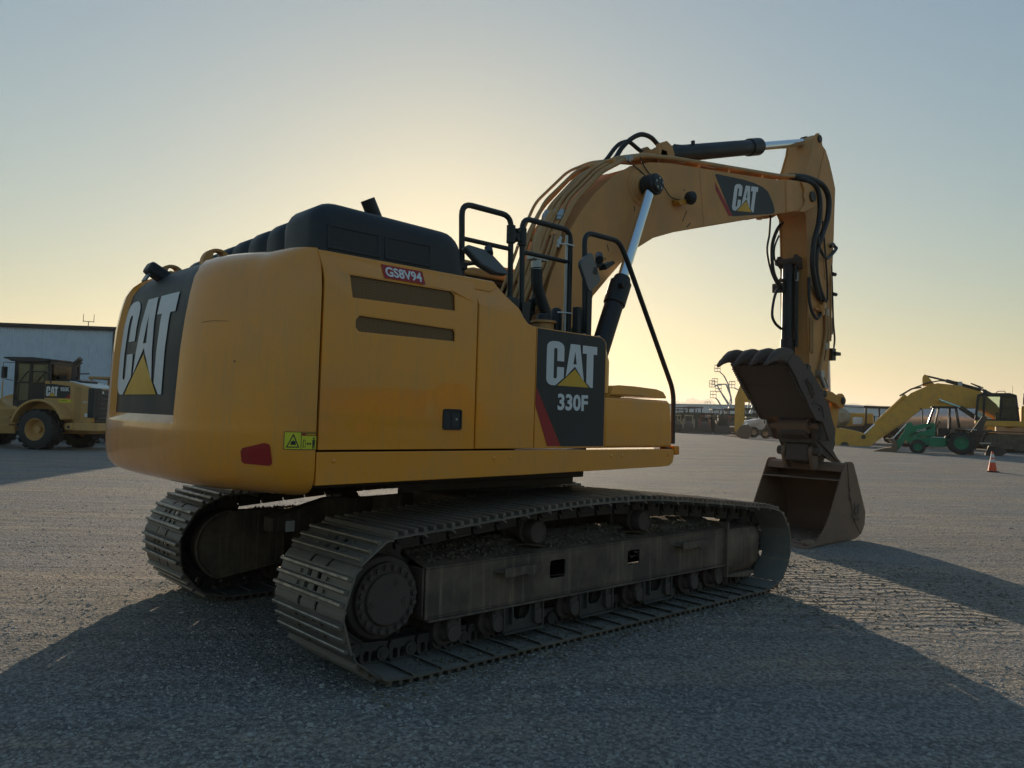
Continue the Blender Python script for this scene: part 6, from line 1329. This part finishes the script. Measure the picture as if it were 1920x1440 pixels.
for x in (-3.2, 1.3):
    for y in (-.9, .9): wheel(RT, x, y, .5, .5, .3, 'tan', 8, side=1 if y > 0 else -1)
p_, a_ = az_pt(1850, 66); RY = root('wheel_tractor', p_, a_+100); tag(RY, 'yellow machine boom leaning behind the green backhoe seat', 'excavator')
part(RY, 'boom', 'komatsu', lambda m: m.prism([(.2, 1.3), (4.6, 3.0), (5.0, 2.6), (.6, .8)], -.3, .3), .02); part(RY, 'body', 'komatsu', lambda m: m.bb((-2.5, -1.2, .8), (.8, 1.2, 2.1)), .1)
for s in (-1, 1): part(RY, 'track', 'steel_dark', lambda m: m.bb((-2.4, s*.8, 0), (1.2, s*1.4, .8)), .2)

# ---- unseen truck added behind the camera to give the engine door its orange reflection
TR = root('reflection_truck', (19.2, -33.0, .03), 34); tag(TR, 'orange dump truck added out of view to give the engine door an orange reflection', 'dump truck')
part(TR, 'cab', 'orange', lambda m: m.prism([(2.0, .8), (2.0, 3.0), (2.3, 3.3), (3.6, 3.3), (4.1, 2.4), (4.6, 2.2), (4.7, .8)], -1.2, 1.2), .08)
part(TR, 'dump_body', 'orange', lambda m: m.prism([(-4.6, 1.5), (-5.0, 2.9), (1.8, 2.9), (2.4, 3.1), (2.4, 2.9), (1.7, 2.6), (1.5, 1.4)], -1.4, 1.4), .06)
part(TR, 'chassis', 'black', lambda m: m.bb((-4.4, -.6, .8), (4.2, .6, 1.3)), .05)
for x in (-3.4, -1.6, 3.2):
    for y in (-1.1, 1.1): wheel(TR, x, y, .85, .85, .6, 'orange', 12, side=1 if y > 0 else -1)

# ---- hills and haze
def hill(px, d, w_, hgt, seed, name='hills'):
    p_, a_ = az_pt(px, d); S = np.linspace(-1, 1, 70); rings = []
    dx, dy = -math.sin(R(a_)), math.cos(R(a_)); fx, fy = math.cos(R(a_)), math.sin(R(a_))
    for t in np.linspace(-1, 1, 15):
        row = []
        for s in S:
            e = max(0, 1-s*s); z = hgt*(e**1.1)*(1-t*t)*(1+.5*vnoise(s*3+9, t, 1.7, seed)+.2*vnoise(s*12, t*4, 1.5, seed+1)) if abs(t) < 1 else -3
            row.append((p_[0]-dx*s*w_*-1+fx*t*w_*.5, p_[1]+dy*s*w_+fy*t*w_*.5, z-1))
        rings.append(row)
    m = MB(); m.add([v for r_ in rings for v in r_], loft(rings, False, False).f); o = m.build(name, 'hill', None, 0, 80); tag(o, kind='structure')
M['hill'] = worn('dry_hillside', (.14, .12, .09), .9, amt=.4, bump=0, dscale=.01, streak=0)
hill(1308, 6000, 320, 190, 3); hill(1390, 6400, 400, 115, 8); hill(1600, 6000, 580, 150, 5); hill(1800, 6200, 620, 95, 6)
m = MB(); m.bb((-7300, -7300, -1.3), (7300, 7300, 235))
hz_, t, b = new_mat('haze_air'); t.nodes.remove(b); pv = nd(t, 'VolumePrincipled'); pv.inputs['Density'].default_value = .00022; pv.inputs['Color'].default_value = (.92, .88, .80, 1); pv.inputs['Anisotropy'].default_value = .42
t.links.new(pv.outputs[0], t.nodes['Material Output'].inputs['Volume'])
HZ = m.build('haze', hz_, None, 0, 0); tag(HZ, kind='stuff')
